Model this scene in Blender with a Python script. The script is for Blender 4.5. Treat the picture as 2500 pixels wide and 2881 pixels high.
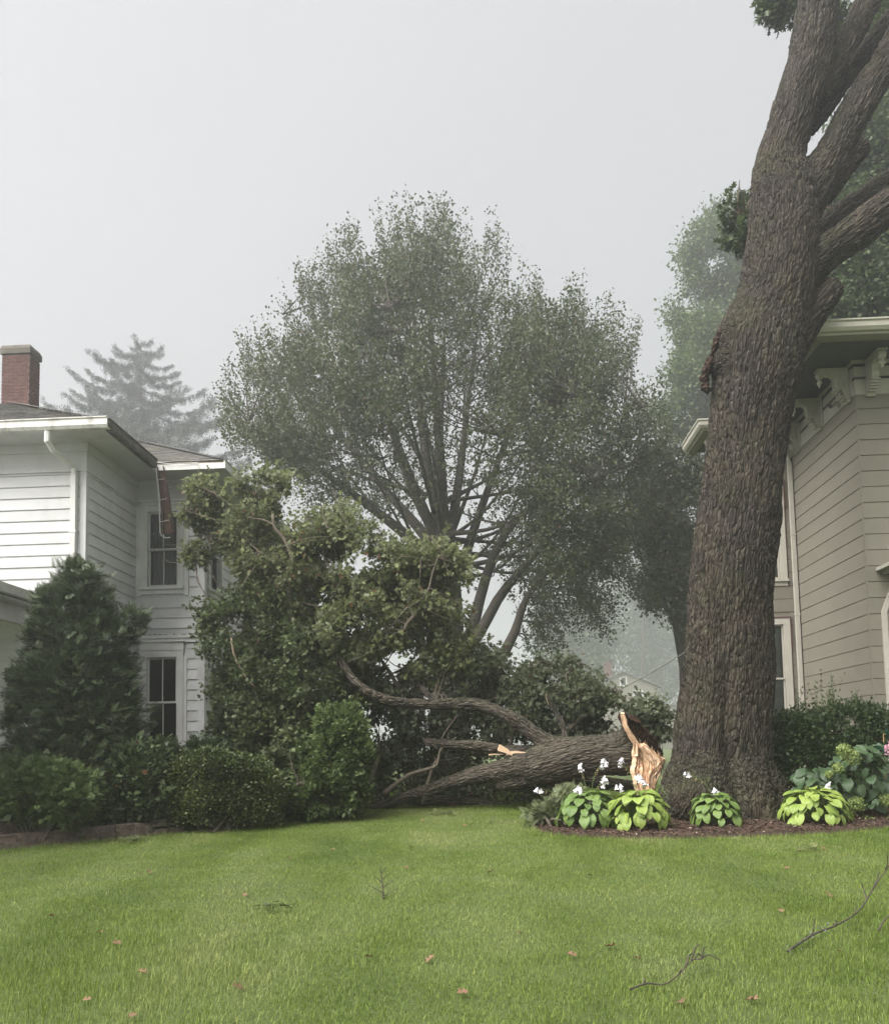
import bpy, bmesh, math, random
import numpy as np
from mathutils import Vector, Matrix, noise as mn
R_ = math.radians
sc = bpy.context.scene
COL = sc.collection
for o in list(bpy.data.objects):
    bpy.data.objects.remove(o)

# ------------------------------------------------------------------ camera
F_PX, CX, CY, PW, PH = 2400.0, 1250.0, 1914.0, 2500.0, 2881.0
PITCH, ROLL, CAM_Z = R_(4.5), 0.02, 1.6
_f = np.array([0, math.cos(PITCH), math.sin(PITCH)])
_u0 = np.array([0, -math.sin(PITCH), math.cos(PITCH)])
_r0 = np.array([1.0, 0, 0])
_r = math.cos(ROLL) * _r0 - math.sin(ROLL) * _u0
_u = math.cos(ROLL) * _u0 + math.sin(ROLL) * _r0
CAMP = np.array([0, 0, CAM_Z])
cam = bpy.data.cameras.new('camera')
cam.sensor_fit = 'HORIZONTAL'
cam.sensor_width = 36
cam.lens = 36 * F_PX / PW
cam.shift_y = (CY - PH / 2) / PW
cam.clip_start = 0.1
cam.clip_end = 2000
cam_o = bpy.data.objects.new('camera', cam)
COL.objects.link(cam_o)
cam_o.matrix_world = Matrix(((_r[0], _u[0], -_f[0], 0), (_r[1], _u[1], -_f[1], 0), (_r[2], _u[2], -_f[2], CAM_Z), (0, 0, 0, 1)))
sc.camera = cam_o

# ------------------------------------------------------------------ daylight: an even overcast sky over fog
SUN_EL, SUN_ROT = R_(52), R_(-125)          # high sun behind the cloud, left and a little behind the camera
world = bpy.data.worlds.new('World')
sc.world = world
world.use_nodes = True
wn, wl = world.node_tree.nodes, world.node_tree.links
wn.clear()
sky = wn.new('ShaderNodeTexSky')
sky.sky_type = 'NISHITA'
sky.sun_disc = False
sky.sun_elevation = SUN_EL
sky.sun_rotation = SUN_ROT
sky.air_density = 1.5
sky.dust_density = 6.0
hs = wn.new('ShaderNodeHueSaturation')
hs.inputs['Saturation'].default_value = 0.12
mixw = wn.new('ShaderNodeMixRGB')
mixw.inputs[0].default_value = 0.99
cn = wn.new('ShaderNodeTexNoise'); cn.inputs['Scale'].default_value = 2.2; cn.inputs['Detail'].default_value = 5
cr_ = wn.new('ShaderNodeValToRGB')                      # the cloud layer evens the sky out, with faint cloud in it
cr_.color_ramp.elements[0].color = (0.94, 0.95, 0.97, 1); cr_.color_ramp.elements[1].color = (1.06, 1.06, 1.06, 1)
cm = wn.new('ShaderNodeMixRGB'); cm.blend_type = 'MULTIPLY'; cm.inputs[0].default_value = 1
cm.inputs[2].default_value = (1.56, 1.58, 1.61, 1)
tcw = wn.new('ShaderNodeTexCoord'); wl.new(tcw.outputs['Generated'], cn.inputs['Vector'])
wl.new(cn.outputs[0], cr_.inputs[0]); wl.new(cr_.outputs[0], cm.inputs[1]); wl.new(cm.outputs[0], mixw.inputs[2])
bg = wn.new('ShaderNodeBackground')
bg.inputs[1].default_value = 0.05
wo = wn.new('ShaderNodeOutputWorld')
wl.new(sky.outputs[0], hs.inputs['Color'])
wl.new(hs.outputs[0], mixw.inputs[1])
wl.new(mixw.outputs[0], bg.inputs[0])
wl.new(bg.outputs[0], wo.inputs[0])
sl = bpy.data.lights.new('sun', 'SUN')
sl.energy = 1.5
sl.angle = R_(60)
sl.color = (1.0, 0.97, 0.93)
sun = bpy.data.objects.new('sun', sl)
COL.objects.link(sun)
_sd = Vector((math.sin(SUN_ROT) * math.cos(SUN_EL), math.cos(SUN_ROT) * math.cos(SUN_EL), math.sin(SUN_EL)))
sun.rotation_euler = _sd.to_track_quat('Z', 'Y').to_euler()
sun.location = _sd * 60
sc.view_settings.view_transform = 'Standard'
sc.view_settings.look = 'None'
sc.view_settings.gamma = 1
sc.view_settings.exposure = 3.05
sc.view_settings.use_curve_mapping = False
sc.render.engine = 'CYCLES'
cy = sc.cycles
cy.max_bounces = 7
cy.diffuse_bounces = 4
cy.glossy_bounces = 2
cy.transmission_bounces = 4
cy.transparent_max_bounces = 8
cy.volume_bounces = 3
cy.caustics_reflective = False
cy.caustics_refractive = False
cy.use_denoising = True
cy.adaptive_threshold = 0.006
HAZE_DENSITY = 0.0036

# ------------------------------------------------------------------ helpers
def at(px, py, Y):
    """the point that the photograph shows at (px, py) when it stands Y metres away"""
    d = _r * (px - CX) / F_PX + _u * (CY - py) / F_PX + _f
    return CAMP + d * (Y / d[1])

def gz(x, y):
    """height of the lawn: it rises gently away from the camera"""
    y = np.asarray(y, float)
    return 0.036 * np.where(y < 14, y, 14 + 4 * (1 - np.exp(-np.maximum(y - 14, 0) / 4))) + 0.012 * np.sin(x * 0.9 + 1) * np.sin(y * 0.55)

def gzf(x, y):
    return float(gz(x, y))

def ground_at(px, py):
    d = _r * (px - CX) / F_PX + _u * (CY - py) / F_PX + _f
    t = -CAM_Z / (d[2] - 0.036 * d[1])
    p = CAMP + d * t
    p[2] = gzf(p[0], p[1])
    return p

def tag(o, label=None, cat=None, group=None, kind=None):
    if label: o['label'] = label
    if cat: o['category'] = cat
    if group: o['group'] = group
    if kind: o['kind'] = kind
    return o

def thing(name, loc, label, cat, group=None, rz=0.0):
    o = bpy.data.objects.new(name, None)
    o.empty_display_size = 0.2
    COL.objects.link(o)
    o.location = loc
    o.rotation_euler = (0, 0, rz)
    return tag(o, label, cat, group)

def link(name, me, parent=None, mats=None, loc=None, rot=None):
    o = bpy.data.objects.new(name, me)
    COL.objects.link(o)
    if mats is not None and len(me.materials) == 0:
        for m in (mats if isinstance(mats, (list, tuple)) else [mats]):
            me.materials.append(m)
    if parent is not None: o.parent = parent
    if loc is not None: o.location = loc
    if rot is not None: o.rotation_euler = rot
    return o

def mesh_np(name, V, F, smooth=False, mi=None):
    """V (n,3), F (m,k) arrays to a mesh"""
    V = np.ascontiguousarray(V, dtype=np.float32)
    F = np.ascontiguousarray(F, dtype=np.int32)
    me = bpy.data.meshes.new(name)
    me.vertices.add(len(V))
    me.vertices.foreach_set('co', V.ravel())
    k = F.shape[1]
    me.loops.add(F.size)
    me.loops.foreach_set('vertex_index', F.ravel())
    me.polygons.add(len(F))
    me.polygons.foreach_set('loop_start', np.arange(0, F.size, k, dtype=np.int32))
    me.polygons.foreach_set('loop_total', np.full(len(F), k, dtype=np.int32))
    if smooth: me.polygons.foreach_set('use_smooth', np.ones(len(F), dtype=bool))
    if mi is not None: me.polygons.foreach_set('material_index', np.asarray(mi, dtype=np.int32))
    me.update(calc_edges=True)
    return me

def frames(P):
    """parallel-transport frames along a polyline"""
    P = np.asarray(P, float)
    T = np.gradient(P, axis=0)
    T /= np.linalg.norm(T, axis=1)[:, None] + 1e-9
    n = np.cross(T[0], [0.0, 1.0, 0.0] if abs(T[0][1]) < 0.9 else [1.0, 0, 0])
    n /= np.linalg.norm(n)
    N = [n]
    for i in range(1, len(P)):
        v = N[-1] - T[i] * np.dot(N[-1], T[i])
        N.append(v / (np.linalg.norm(v) + 1e-9))
    N = np.array(N)
    return T, N, np.cross(T, N)

def spline(P, R, n):
    """Catmull-Rom resampling of points and radii"""
    P = np.asarray(P, float); R = np.asarray(R, float)
    A = np.column_stack([P, R])
    A = np.vstack([2 * A[0] - A[1], A, 2 * A[-1] - A[-2]])
    m = len(P) - 1
    out = []
    for t in np.linspace(0, m - 1e-6, n):
        i = int(t); f = t - i
        a, b, c, d = A[i], A[i + 1], A[i + 2], A[i + 3]
        out.append(0.5 * (2 * b + (c - a) * f + (2 * a - 5 * b + 4 * c - d) * f * f + (3 * b - a - 3 * c + d) * f ** 3))
    out = np.array(out)
    return out[:, :3], np.maximum(out[:, 3], 0.002)

class MB:
    """collects shapes for ONE mesh object"""
    def __init__(s): s.v = []; s.f = []; s.m = []
    def add(s, V, Fs, mi=0):
        b = len(s.v)
        s.v += [tuple(map(float, p)) for p in V]
        for f in Fs: s.f.append(tuple(b + i for i in f)); s.m.append(mi)
    def box(s, lo, hi, mi=0):
        x0, y0, z0 = lo; x1, y1, z1 = hi
        V = [(x0, y0, z0), (x1, y0, z0), (x1, y1, z0), (x0, y1, z0), (x0, y0, z1), (x1, y0, z1), (x1, y1, z1), (x0, y1, z1)]
        s.add(V, [(0, 3, 2, 1), (4, 5, 6, 7), (0, 1, 5, 4), (1, 2, 6, 5), (2, 3, 7, 6), (3, 0, 4, 7)], mi)
    def beam(s, a, b, w, h, mi=0, up=(0, 0, 1)):
        a = np.array(a, float); b = np.array(b, float)
        t = b - a; t /= np.linalg.norm(t)
        sd = np.cross(t, up); sd /= np.linalg.norm(sd) + 1e-9
        uu = np.cross(sd, t)
        V = [a - sd * w / 2 - uu * h / 2, a + sd * w / 2 - uu * h / 2, a + sd * w / 2 + uu * h / 2, a - sd * w / 2 + uu * h / 2]
        V += [p + (b - a) for p in V]
        s.add(V, [(3, 2, 1, 0), (4, 5, 6, 7), (0, 1, 5, 4), (1, 2, 6, 5), (2, 3, 7, 6), (3, 0, 4, 7)], mi)
    def sweep(s, prof, a, b, xax, yax, mi=0):
        """closed 2-D profile swept from a to b, profile axes xax, yax"""
        a = np.array(a, float); b = np.array(b, float); xax = np.array(xax, float); yax = np.array(yax, float)
        n = len(prof)
        V = [a + xax * p[0] + yax * p[1] for p in prof] + [b + xax * p[0] + yax * p[1] for p in prof]
        Fs = [(i, (i + 1) % n, n + (i + 1) % n, n + i) for i in range(n)]
        Fs += [tuple(range(n))[::-1], tuple(range(n, 2 * n))]
        s.add(V, Fs, mi)
    def tube(s, P, R, n=8, mi=0, cap=True):
        P = np.asarray(P, float)
        R = np.full(len(P), R) if np.isscalar(R) else np.asarray(R, float)
        T, N, B = frames(P)
        V = []
        for i in range(len(P)):
            for k in range(n):
                a = 2 * math.pi * k / n
                V.append(P[i] + R[i] * (math.cos(a) * N[i] + math.sin(a) * B[i]))
        Fs = [(i * n + k, i * n + (k + 1) % n, (i + 1) * n + (k + 1) % n, (i + 1) * n + k) for i in range(len(P) - 1) for k in range(n)]
        if cap: Fs += [tuple(range(n))[::-1], tuple(range((len(P) - 1) * n, len(P) * n))]
        s.add(V, Fs, mi)
    def lathe(s, prof, c, n=10, mi=0):
        V = []
        for r, z in prof:
            for k in range(n):
                a = 2 * math.pi * k / n
                V.append((c[0] + r * math.cos(a), c[1] + r * math.sin(a), c[2] + z))
        Fs = [(i * n + k, i * n + (k + 1) % n, (i + 1) * n + (k + 1) % n, (i + 1) * n + k) for i in range(len(prof) - 1) for k in range(n)]
        s.add(V, Fs, mi)
    def mesh(s, name, smooth=False):
        me = bpy.data.meshes.new(name)
        me.from_pydata(s.v, [], s.f)
        me.polygons.foreach_set('material_index', s.m)
        if smooth: me.polygons.foreach_set('use_smooth', [True] * len(s.f))
        me.update()
        return me
    def build(s, name, mats, parent=None, smooth=False, loc=None, rot=None):
        return link(name, s.mesh(name, smooth), parent, mats, loc, rot)

# ------------------------------------------------------------------ materials
def mat(name):
    m = bpy.data.materials.new(name)
    m.use_nodes = True
    n, l = m.node_tree.nodes, m.node_tree.links
    p = n['Principled BSDF']
    return m, n, l, p

def ramp(n, stops):
    r = n.new('ShaderNodeValToRGB')
    e = r.color_ramp.elements
    while len(e) < len(stops): e.new(0.5)
    for i, (t, c) in enumerate(stops):
        e[i].position = t
        e[i].color = (*c, 1)
    return r

def tex_noise(n, l, scale, detail=4, rough=0.55, co=None, stretch=None):
    t = n.new('ShaderNodeTexNoise')
    t.inputs['Scale'].default_value = scale
    t.inputs['Detail'].default_value = detail
    t.inputs['Roughness'].default_value = rough
    if co is None:
        g = n.new('ShaderNodeNewGeometry')
        co = g.outputs['Position']
    if stretch is not None:
        mp = n.new('ShaderNodeMapping')
        mp.inputs['Scale'].default_value = stretch
        l.new(co, mp.inputs['Vector'])
        co = mp.outputs[0]
    l.new(co, t.inputs['Vector'])
    return t

def mixc(n, l, a, b, fac, mode='MIX'):
    m = n.new('ShaderNodeMixRGB')
    m.blend_type = mode
    for sock, v in ((m.inputs[0], fac), (m.inputs[1], a), (m.inputs[2], b)):
        if isinstance(v, (int, float)): sock.default_value = v
        elif isinstance(v, tuple): sock.default_value = (*v, 1)
        else: l.new(v, sock)
    return m.outputs[0]

def bump(n, l, p, h, strength=0.4, dist=0.02):
    b = n.new('ShaderNodeBump')
    b.inputs['Strength'].default_value = strength
    b.inputs['Distance'].default_value = dist
    l.new(h, b.inputs['Height'])
    l.new(b.outputs[0], p.inputs['Normal'])

def plain(name, c, rough=0.6, var=0.25, scale=3.0, spec=0.3, stretch=None, bmp=0.15, dirt=None, dirt_amt=0.5, dirt_scale=1.2, board_var=0.0):
    """a painted or mineral surface: base colour with uneven wear and, where given, grime"""
    m, n, l, p = mat(name)
    t = tex_noise(n, l, scale, 6, 0.6, stretch=stretch)
    lo = tuple(x * (1 - var) for x in c); hi = tuple(min(1, x * (1 + var)) for x in c)
    r = ramp(n, [(0.3, lo), (0.7, hi)])
    l.new(t.outputs[0], r.inputs[0])
    col = r.outputs[0]
    if dirt is not None:
        t2 = tex_noise(n, l, dirt_scale, 8, 0.7, stretch=(1, 1, 0.45))
        rr = ramp(n, [(0.5, (0, 0, 0)), (0.75, (dirt_amt,) * 3)])
        l.new(t2.outputs[0], rr.inputs[0])
        col = mixc(n, l, col, dirt, rr.outputs[0])
    if board_var:       # every board has weathered a little differently
        oi = n.new('ShaderNodeObjectInfo')
        rb = ramp(n, [(0.0, (1 - board_var, 1 - board_var, 1 - board_var * 1.15)), (1.0, (1 + board_var * .5,) * 3)])
        l.new(oi.outputs['Random'], rb.inputs[0])
        col = mixc(n, l, col, rb.outputs[0], 1.0, 'MULTIPLY')
    l.new(col, p.inputs['Base Color'])
    p.inputs['Roughness'].default_value = rough
    p.inputs['Specular IOR Level'].default_value = spec
    if bmp:
        t3 = tex_noise(n, l, scale * 14, 4, 0.6, stretch=stretch)
        bump(n, l, p, t3.outputs[0], bmp, 0.01)
    return m

def leaf_mat(name, dark, light, accent=None, accent_amt=0.06, trans=0.35, rough=0.5, scale=0.8, spec=0.25, under=None):
    """leaves: every leaf its own shade, light passes through"""
    m, n, l, p = mat(name)
    g = n.new('ShaderNodeNewGeometry')
    r = ramp(n, [(0.0, dark), (0.55, tuple(0.5 * (a + b) for a, b in zip(dark, light))), (1.0, light)])
    t = tex_noise(n, l, scale, 3, 0.5)
    ad = n.new('ShaderNodeMath'); ad.operation = 'MULTIPLY_ADD'
    l.new(g.outputs['Random Per Island'], ad.inputs[0])
    ad.inputs[1].default_value = 0.55
    sb = n.new('ShaderNodeMath'); sb.operation = 'MULTIPLY_ADD'
    l.new(t.outputs[0], sb.inputs[0]); sb.inputs[1].default_value = 1.2; sb.inputs[2].default_value = -0.35
    l.new(sb.outputs[0], ad.inputs[2])
    l.new(ad.outputs[0], r.inputs[0])
    col = r.outputs[0]
    if accent is not None:
        cmp_ = n.new('ShaderNodeMath'); cmp_.operation = 'GREATER_THAN'
        ml = n.new('ShaderNodeMath'); ml.operation = 'MULTIPLY_ADD'
        l.new(g.outputs['Random Per Island'], ml.inputs[0]); ml.inputs[1].default_value = 37.17; ml.inputs[2].default_value = 0
        fr = n.new('ShaderNodeMath'); fr.operation = 'FRACT'
        l.new(ml.outputs[0], fr.inputs[0])
        t4 = tex_noise(n, l, 0.9, 2, 0.5)
        pr = n.new('ShaderNodeMath'); pr.operation = 'MULTIPLY_ADD'
        l.new(t4.outputs[0], pr.inputs[0]); pr.inputs[1].default_value = -accent_amt * 4; pr.inputs[2].default_value = 1 + accent_amt * 1.2
        l.new(fr.outputs[0], cmp_.inputs[0]); l.new(pr.outputs[0], cmp_.inputs[1])
        col = mixc(n, l, col, accent, cmp_.outputs[0])
    if under is not None:      # the paler underside of the leaf
        col = mixc(n, l, col, under, g.outputs['Backfacing'])
    l.new(col, p.inputs['Base Color'])
    p.inputs['Roughness'].default_value = rough
    p.inputs['Specular IOR Level'].default_value = spec
    tr = n.new('ShaderNodeBsdfTranslucent')
    l.new(mixc(n, l, col, (1.0, 1.15, 0.5), 0.35, 'MULTIPLY'), tr.inputs['Color'])
    mx = n.new('ShaderNodeMixShader')
    mx.inputs[0].default_value = trans
    l.new(p.outputs[0], mx.inputs[1]); l.new(tr.outputs[0], mx.inputs[2])
    l.new(mx.outputs[0], n['Material Output'].inputs['Surface'])
    return m

def bark_mat(name, dark, light, moss=None, moss_amt=0.0, bstr=0.7):
    """bark; 'barkco' holds coordinates that run along each limb"""
    m, n, l, p = mat(name)
    a = n.new('ShaderNodeAttribute'); a.attribute_name = 'barkco'
    mp = n.new('ShaderNodeMapping'); mp.inputs['Scale'].default_value = (1, 1, 0.22)
    l.new(a.outputs['Vector'], mp.inputs['Vector'])
    warp = tex_noise(n, l, 9, 3, 0.5, co=mp.outputs[0])
    w2 = mixc(n, l, mp.outputs[0], warp.outputs['Color'], 0.045, 'ADD')
    vo = n.new('ShaderNodeTexVoronoi'); vo.feature = 'DISTANCE_TO_EDGE'; vo.inputs['Scale'].default_value = 26
    l.new(w2, vo.inputs['Vector'])
    no = tex_noise(n, l, 60, 5, 0.65, co=mp.outputs[0])
    mp2 = n.new('ShaderNodeMapping'); mp2.inputs['Scale'].default_value = (1, 1, 0.09)
    l.new(a.outputs['Vector'], mp2.inputs['Vector'])
    st = tex_noise(n, l, 34, 5, 0.7, co=mp2.outputs[0])
    r = ramp(n, [(0.36, dark), (0.66, light)])  # dark streaks in the colour give the look of shaded furrows
    l.new(st.outputs[0], r.inputs[0])
    big = tex_noise(n, l, 1.3, 4, 0.6)
    rb = ramp(n, [(0.35, (0.75, 0.75, 0.78)), (0.7, (1.15, 1.1, 1.0))])
    l.new(big.outputs[0], rb.inputs[0])
    col = mixc(n, l, r.outputs[0], rb.outputs[0], 1.0, 'MULTIPLY')
    if moss is not None:
        t = tex_noise(n, l, 1.6, 6, 0.65)
        g = n.new('ShaderNodeNewGeometry')
        sx = n.new('ShaderNodeSeparateXYZ'); l.new(g.outputs['Normal'], sx.inputs[0])
        md = n.new('ShaderNodeMath'); md.operation = 'MULTIPLY_ADD'
        l.new(sx.outputs['Z'], md.inputs[0]); md.inputs[1].default_value = 0.28; l.new(t.outputs[0], md.inputs[2])
        rm = ramp(n, [(0.5, (0, 0, 0)), (0.8, (moss_amt,) * 3)])
        l.new(md.outputs[0], rm.inputs[0])
        col = mixc(n, l, col, moss, rm.outputs[0])
    l.new(col, p.inputs['Base Color'])
    p.inputs['Roughness'].default_value = 0.9
    p.inputs['Specular IOR Level'].default_value = 0.15
    rv = ramp(n, [(0.0, (0, 0, 0)), (0.22, (1, 1, 1))])
    l.new(vo.outputs[0], rv.inputs[0])
    h = mixc(n, l, rv.outputs[0], no.outputs[0], 0.35)
    bump(n, l, p, h, bstr, 0.045)
    return m

M = {}
M['white_siding'] = plain('white_siding', (0.55, 0.553, 0.553), 0.45, 0.05, 1.5, 0.4, stretch=(1, 1, 3), bmp=0.05, dirt=(0.33, 0.31, 0.265), dirt_amt=0.6, dirt_scale=1.6, board_var=.10)
M['white_trim'] = plain('white_trim', (0.62, 0.62, 0.60), 0.55, 0.08, 3, 0.3, bmp=0.1, dirt=(0.3, 0.28, 0.24), dirt_amt=0.45, dirt_scale=3)
M['gutter'] = plain('old_gutter', (0.58, 0.57, 0.54), 0.5, 0.15, 6, 0.4, bmp=0.1, dirt=(0.16, 0.14, 0.11), dirt_amt=0.8, dirt_scale=5)
M['gutter_dark'] = plain('dark_gutter', (0.10, 0.095, 0.085), 0.7, 0.5, 8, 0.2, bmp=0.3)
M['rusty'] = plain('rusty_gutter', (0.095, 0.058, 0.043), 0.75, 0.5, 9, 0.2, bmp=0.3, dirt=(0.10, 0.07, 0.05), dirt_amt=0.8, dirt_scale=6)
M['shingle'] = plain('grey_shingle', (0.135, 0.13, 0.125), 0.95, 0.35, 12, 0.1, stretch=(1.0, 1.0, 0.2), bmp=0.6, dirt=(0.17, 0.17, 0.11), dirt_amt=0.7, dirt_scale=1.3)
M['dark_shingle'] = plain('dark_shingle', (0.055, 0.058, 0.065), 0.95, 0.35, 12, 0.1, bmp=0.6)
M['tan_siding'] = plain('tan_siding', (0.180, 0.167, 0.135), 0.6, 0.05, 2, 0.25, stretch=(1, 1, 2), bmp=0.06, dirt=(0.14, 0.13, 0.105), dirt_amt=0.4, dirt_scale=1, board_var=.05)
M['cream_trim'] = plain('cream_trim', (0.40, 0.38, 0.33), 0.5, 0.06, 4, 0.3, bmp=0.05, dirt=(0.29, 0.27, 0.22), dirt_amt=0.4, dirt_scale=3)
M['soffit_green'] = plain('dark_green_soffit', (0.05, 0.058, 0.055), 0.6, 0.15, 2, 0.2, bmp=0.05)
M['dark_stripe'] = plain('dark_stripe', (0.045, 0.032, 0.032), 0.5, 0.1, 4, 0.3, bmp=0.0)
M['maroon'] = plain('maroon_trim', (0.085, 0.04, 0.045), 0.5, 0.1, 4, 0.3, bmp=0.0)
M['room'] = plain('dark_room', (0.02, 0.02, 0.021), 0.9, 0.1, 3, 0.05, bmp=0)
M['curtain'] = plain('grey_curtain', (0.16, 0.16, 0.165), 0.9, 0.3, 8, 0.1, stretch=(6, 6, 0.3), bmp=0)
M['blind'] = plain('pale_blind', (0.42, 0.46, 0.43), 0.7, 0.06, 3, 0.2, bmp=0)
M['sash'] = plain('grey_sash', (0.50, 0.50, 0.49), 0.5, 0.1, 4, 0.3, bmp=0.05)
M['brick'] = plain('red_brick', (0.10, 0.05, 0.043), 0.85, 0.35, 9, 0.15, bmp=0.4)
M['mortar'] = plain('mortar', (0.21, 0.155, 0.135), 0.9, 0.2, 9, 0.1, bmp=0.3)
M['concrete'] = plain('mossy_concrete', (0.115, 0.105, 0.09), 0.9, 0.3, 6, 0.1, bmp=0.4, dirt=(0.09, 0.085, 0.065), dirt_amt=0.7, dirt_scale=4)
M['block'] = plain('brown_block', (0.125, 0.098, 0.082), 0.95, 0.4, 14, 0.1, bmp=0.9, dirt=(0.07, 0.065, 0.045), dirt_amt=0.6, dirt_scale=5)
M['soil'] = plain('dark_mulch_soil', (0.05, 0.035, 0.028), 0.95, 0.5, 14, 0.05, bmp=0.8)
M['chip'] = leaf_mat('mulch_chip', (0.035, 0.02, 0.016), (0.13, 0.075, 0.055), (0.3, 0.24, 0.2), 0.04, trans=0.0, rough=0.9)
M['oak_bark'] = bark_mat('oak_bark', (0.014, 0.0115, 0.0095), (0.083, 0.071, 0.058), (0.042, 0.048, 0.02), 0.5, bstr=1.0)
M['log_bark'] = bark_mat('log_bark', (0.030, 0.025, 0.021), (0.14, 0.121, 0.10), (0.05, 0.055, 0.033), 0.4, bstr=1.0)
M['grey_bark'] = plain('grey_bark', (0.075, 0.066, 0.056), 0.9, 0.4, 9, 0.1, stretch=(3, 3, 0.6), bmp=0.8)
M['twig'] = plain('twig_bark', (0.105, 0.089, 0.07), 0.9, 0.35, 20, 0.1, bmp=0.3)
M['dead_twig'] = plain('dead_twig', (0.058, 0.049, 0.04), 0.9, 0.4, 20, 0.1, bmp=0.3)
M['bare_wood'] = plain('weathered_wood', (0.26, 0.2, 0.145), 0.8, 0.3, 10, 0.1, stretch=(4, 4, 0.6), bmp=0.4)
M['glass'], _n, _l, _p = mat('window_glass')
_p.inputs['Base Color'].default_value = (0.9, 0.93, 0.92, 1)
_p.inputs['Roughness'].default_value = 0.03
_t = _n.new('ShaderNodeBsdfTransparent'); _t.inputs[0].default_value = (0.82, 0.85, 0.84, 1)
_g = _n.new('ShaderNodeBsdfGlossy'); _g.inputs['Roughness'].default_value = 0.03
_fr = _n.new('ShaderNodeFresnel'); _fr.inputs[0].default_value = 1.5
_mx = _n.new('ShaderNodeMixShader')
_l.new(_fr.outputs[0], _mx.inputs[0]); _l.new(_t.outputs[0], _mx.inputs[1]); _l.new(_g.outputs[0], _mx.inputs[2])
_l.new(_mx.outputs[0], _n['Material Output'].inputs['Surface'])
# fresh split wood: pale fibres with orange streaks
M['fresh_wood'], _n, _l, _p = mat('fresh_wood')
_t1 = tex_noise(_n, _l, 9, 8, 0.7, stretch=(9, 9, 0.7))
_r1 = ramp(_n, [(0.28, (0.27, 0.135, 0.065)), (0.42, (0.60, 0.40, 0.25)), (0.75, (0.78, 0.60, 0.42))])
_l.new(_t1.outputs[0], _r1.inputs[0]); _l.new(_r1.outputs[0], _p.inputs['Base Color'])
_p.inputs['Roughness'].default_value = 0.75
_t2 = tex_noise(_n, _l, 14, 5, 0.6, stretch=(9, 9, 0.5))
bump(_n, _l, _p, _t2.outputs[0], 0.8, 0.02)
M['torn_bark'] = plain('torn_dark_bark', (0.04, 0.024, 0.018), 0.95, 0.6, 12, 0.1, stretch=(3, 3, 0.6), bmp=1.0, dirt=(0.16, 0.08, 0.045), dirt_amt=0.6, dirt_scale=7)
M['scar'] = plain('red_heartwood', (0.036, 0.023, 0.018), 0.9, 0.5, 14, 0.1, bmp=0.9, dirt=(0.115, 0.068, 0.05), dirt_amt=0.6, dirt_scale=9)
# leaves
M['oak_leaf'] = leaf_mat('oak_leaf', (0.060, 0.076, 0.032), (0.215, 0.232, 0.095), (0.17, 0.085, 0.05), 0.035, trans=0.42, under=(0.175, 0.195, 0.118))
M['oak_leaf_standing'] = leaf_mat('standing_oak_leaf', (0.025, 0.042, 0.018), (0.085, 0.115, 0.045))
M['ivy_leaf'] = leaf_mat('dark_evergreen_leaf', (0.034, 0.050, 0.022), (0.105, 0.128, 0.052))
M['bright_leaf'] = leaf_mat('bright_shrub_leaf', (0.040, 0.062, 0.022), (0.120, 0.158, 0.055))
M['elm_leaf'] = leaf_mat('tall_tree_leaf', (0.034, 0.046, 0.024), (0.104, 0.122, 0.060), (0.16, 0.11, 0.06), 0.01)
M['maple_leaf'] = leaf_mat('maple_leaf', (0.030, 0.055, 0.018), (0.115, 0.150, 0.045))
M['far_leaf'] = leaf_mat('far_leaf', (0.035, 0.055, 0.025), (0.10, 0.13, 0.06))
M['spruce_needle'] = leaf_mat('spruce_needle', (0.018, 0.027, 0.020), (0.05, 0.065, 0.045), trans=0.1)
M['yew_needle'] = leaf_mat('yew_needle', (0.016, 0.027, 0.013), (0.078, 0.105, 0.045), (0.13, 0.06, 0.03), 0.012, trans=0.15)
M['yew_low'] = leaf_mat('low_yew_needle', (0.016, 0.030, 0.010), (0.115, 0.160, 0.050), trans=0.15)
M['box_leaf'] = leaf_mat('box_leaf', (0.022, 0.033, 0.010), (0.095, 0.120, 0.036), trans=0.2, spec=0.3, rough=0.45)
M['hedge_leaf'] = leaf_mat('hedge_leaf', (0.018, 0.034, 0.014), (0.062, 0.094, 0.035), trans=0.25)
M['sprig_leaf'] = leaf_mat('sprig_leaf', (0.05, 0.075, 0.03), (0.12, 0.15, 0.06), trans=0.3)
M['cut_conifer'] = leaf_mat('cut_conifer', (0.06, 0.08, 0.035), (0.17, 0.19, 0.10), trans=0.2)
M['dry'] = leaf_mat('dry_leaf', (0.12, 0.065, 0.04), (0.26, 0.155, 0.10), trans=0.15, rough=0.8)
# ------------------------------------------------------------------ ground
def pip(poly, x, y):
    """points in polygon, vectorised"""
    poly = np.asarray(poly, float)
    ins = np.zeros(x.shape, bool)
    j = len(poly) - 1
    for i in range(len(poly)):
        xi, yi = poly[i][:2]; xj, yj = poly[j][:2]
        c = ((yi > y) != (yj > y)) & (x < (xj - xi) * (y - yi) / (yj - yi + 1e-12) + xi)
        ins ^= c
        j = i
    return ins

def ease(P, n=60):
    p, _ = spline([(a, b, 0) for a, b in P], [0] * len(P), n)
    return p[:, :2]

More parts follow.
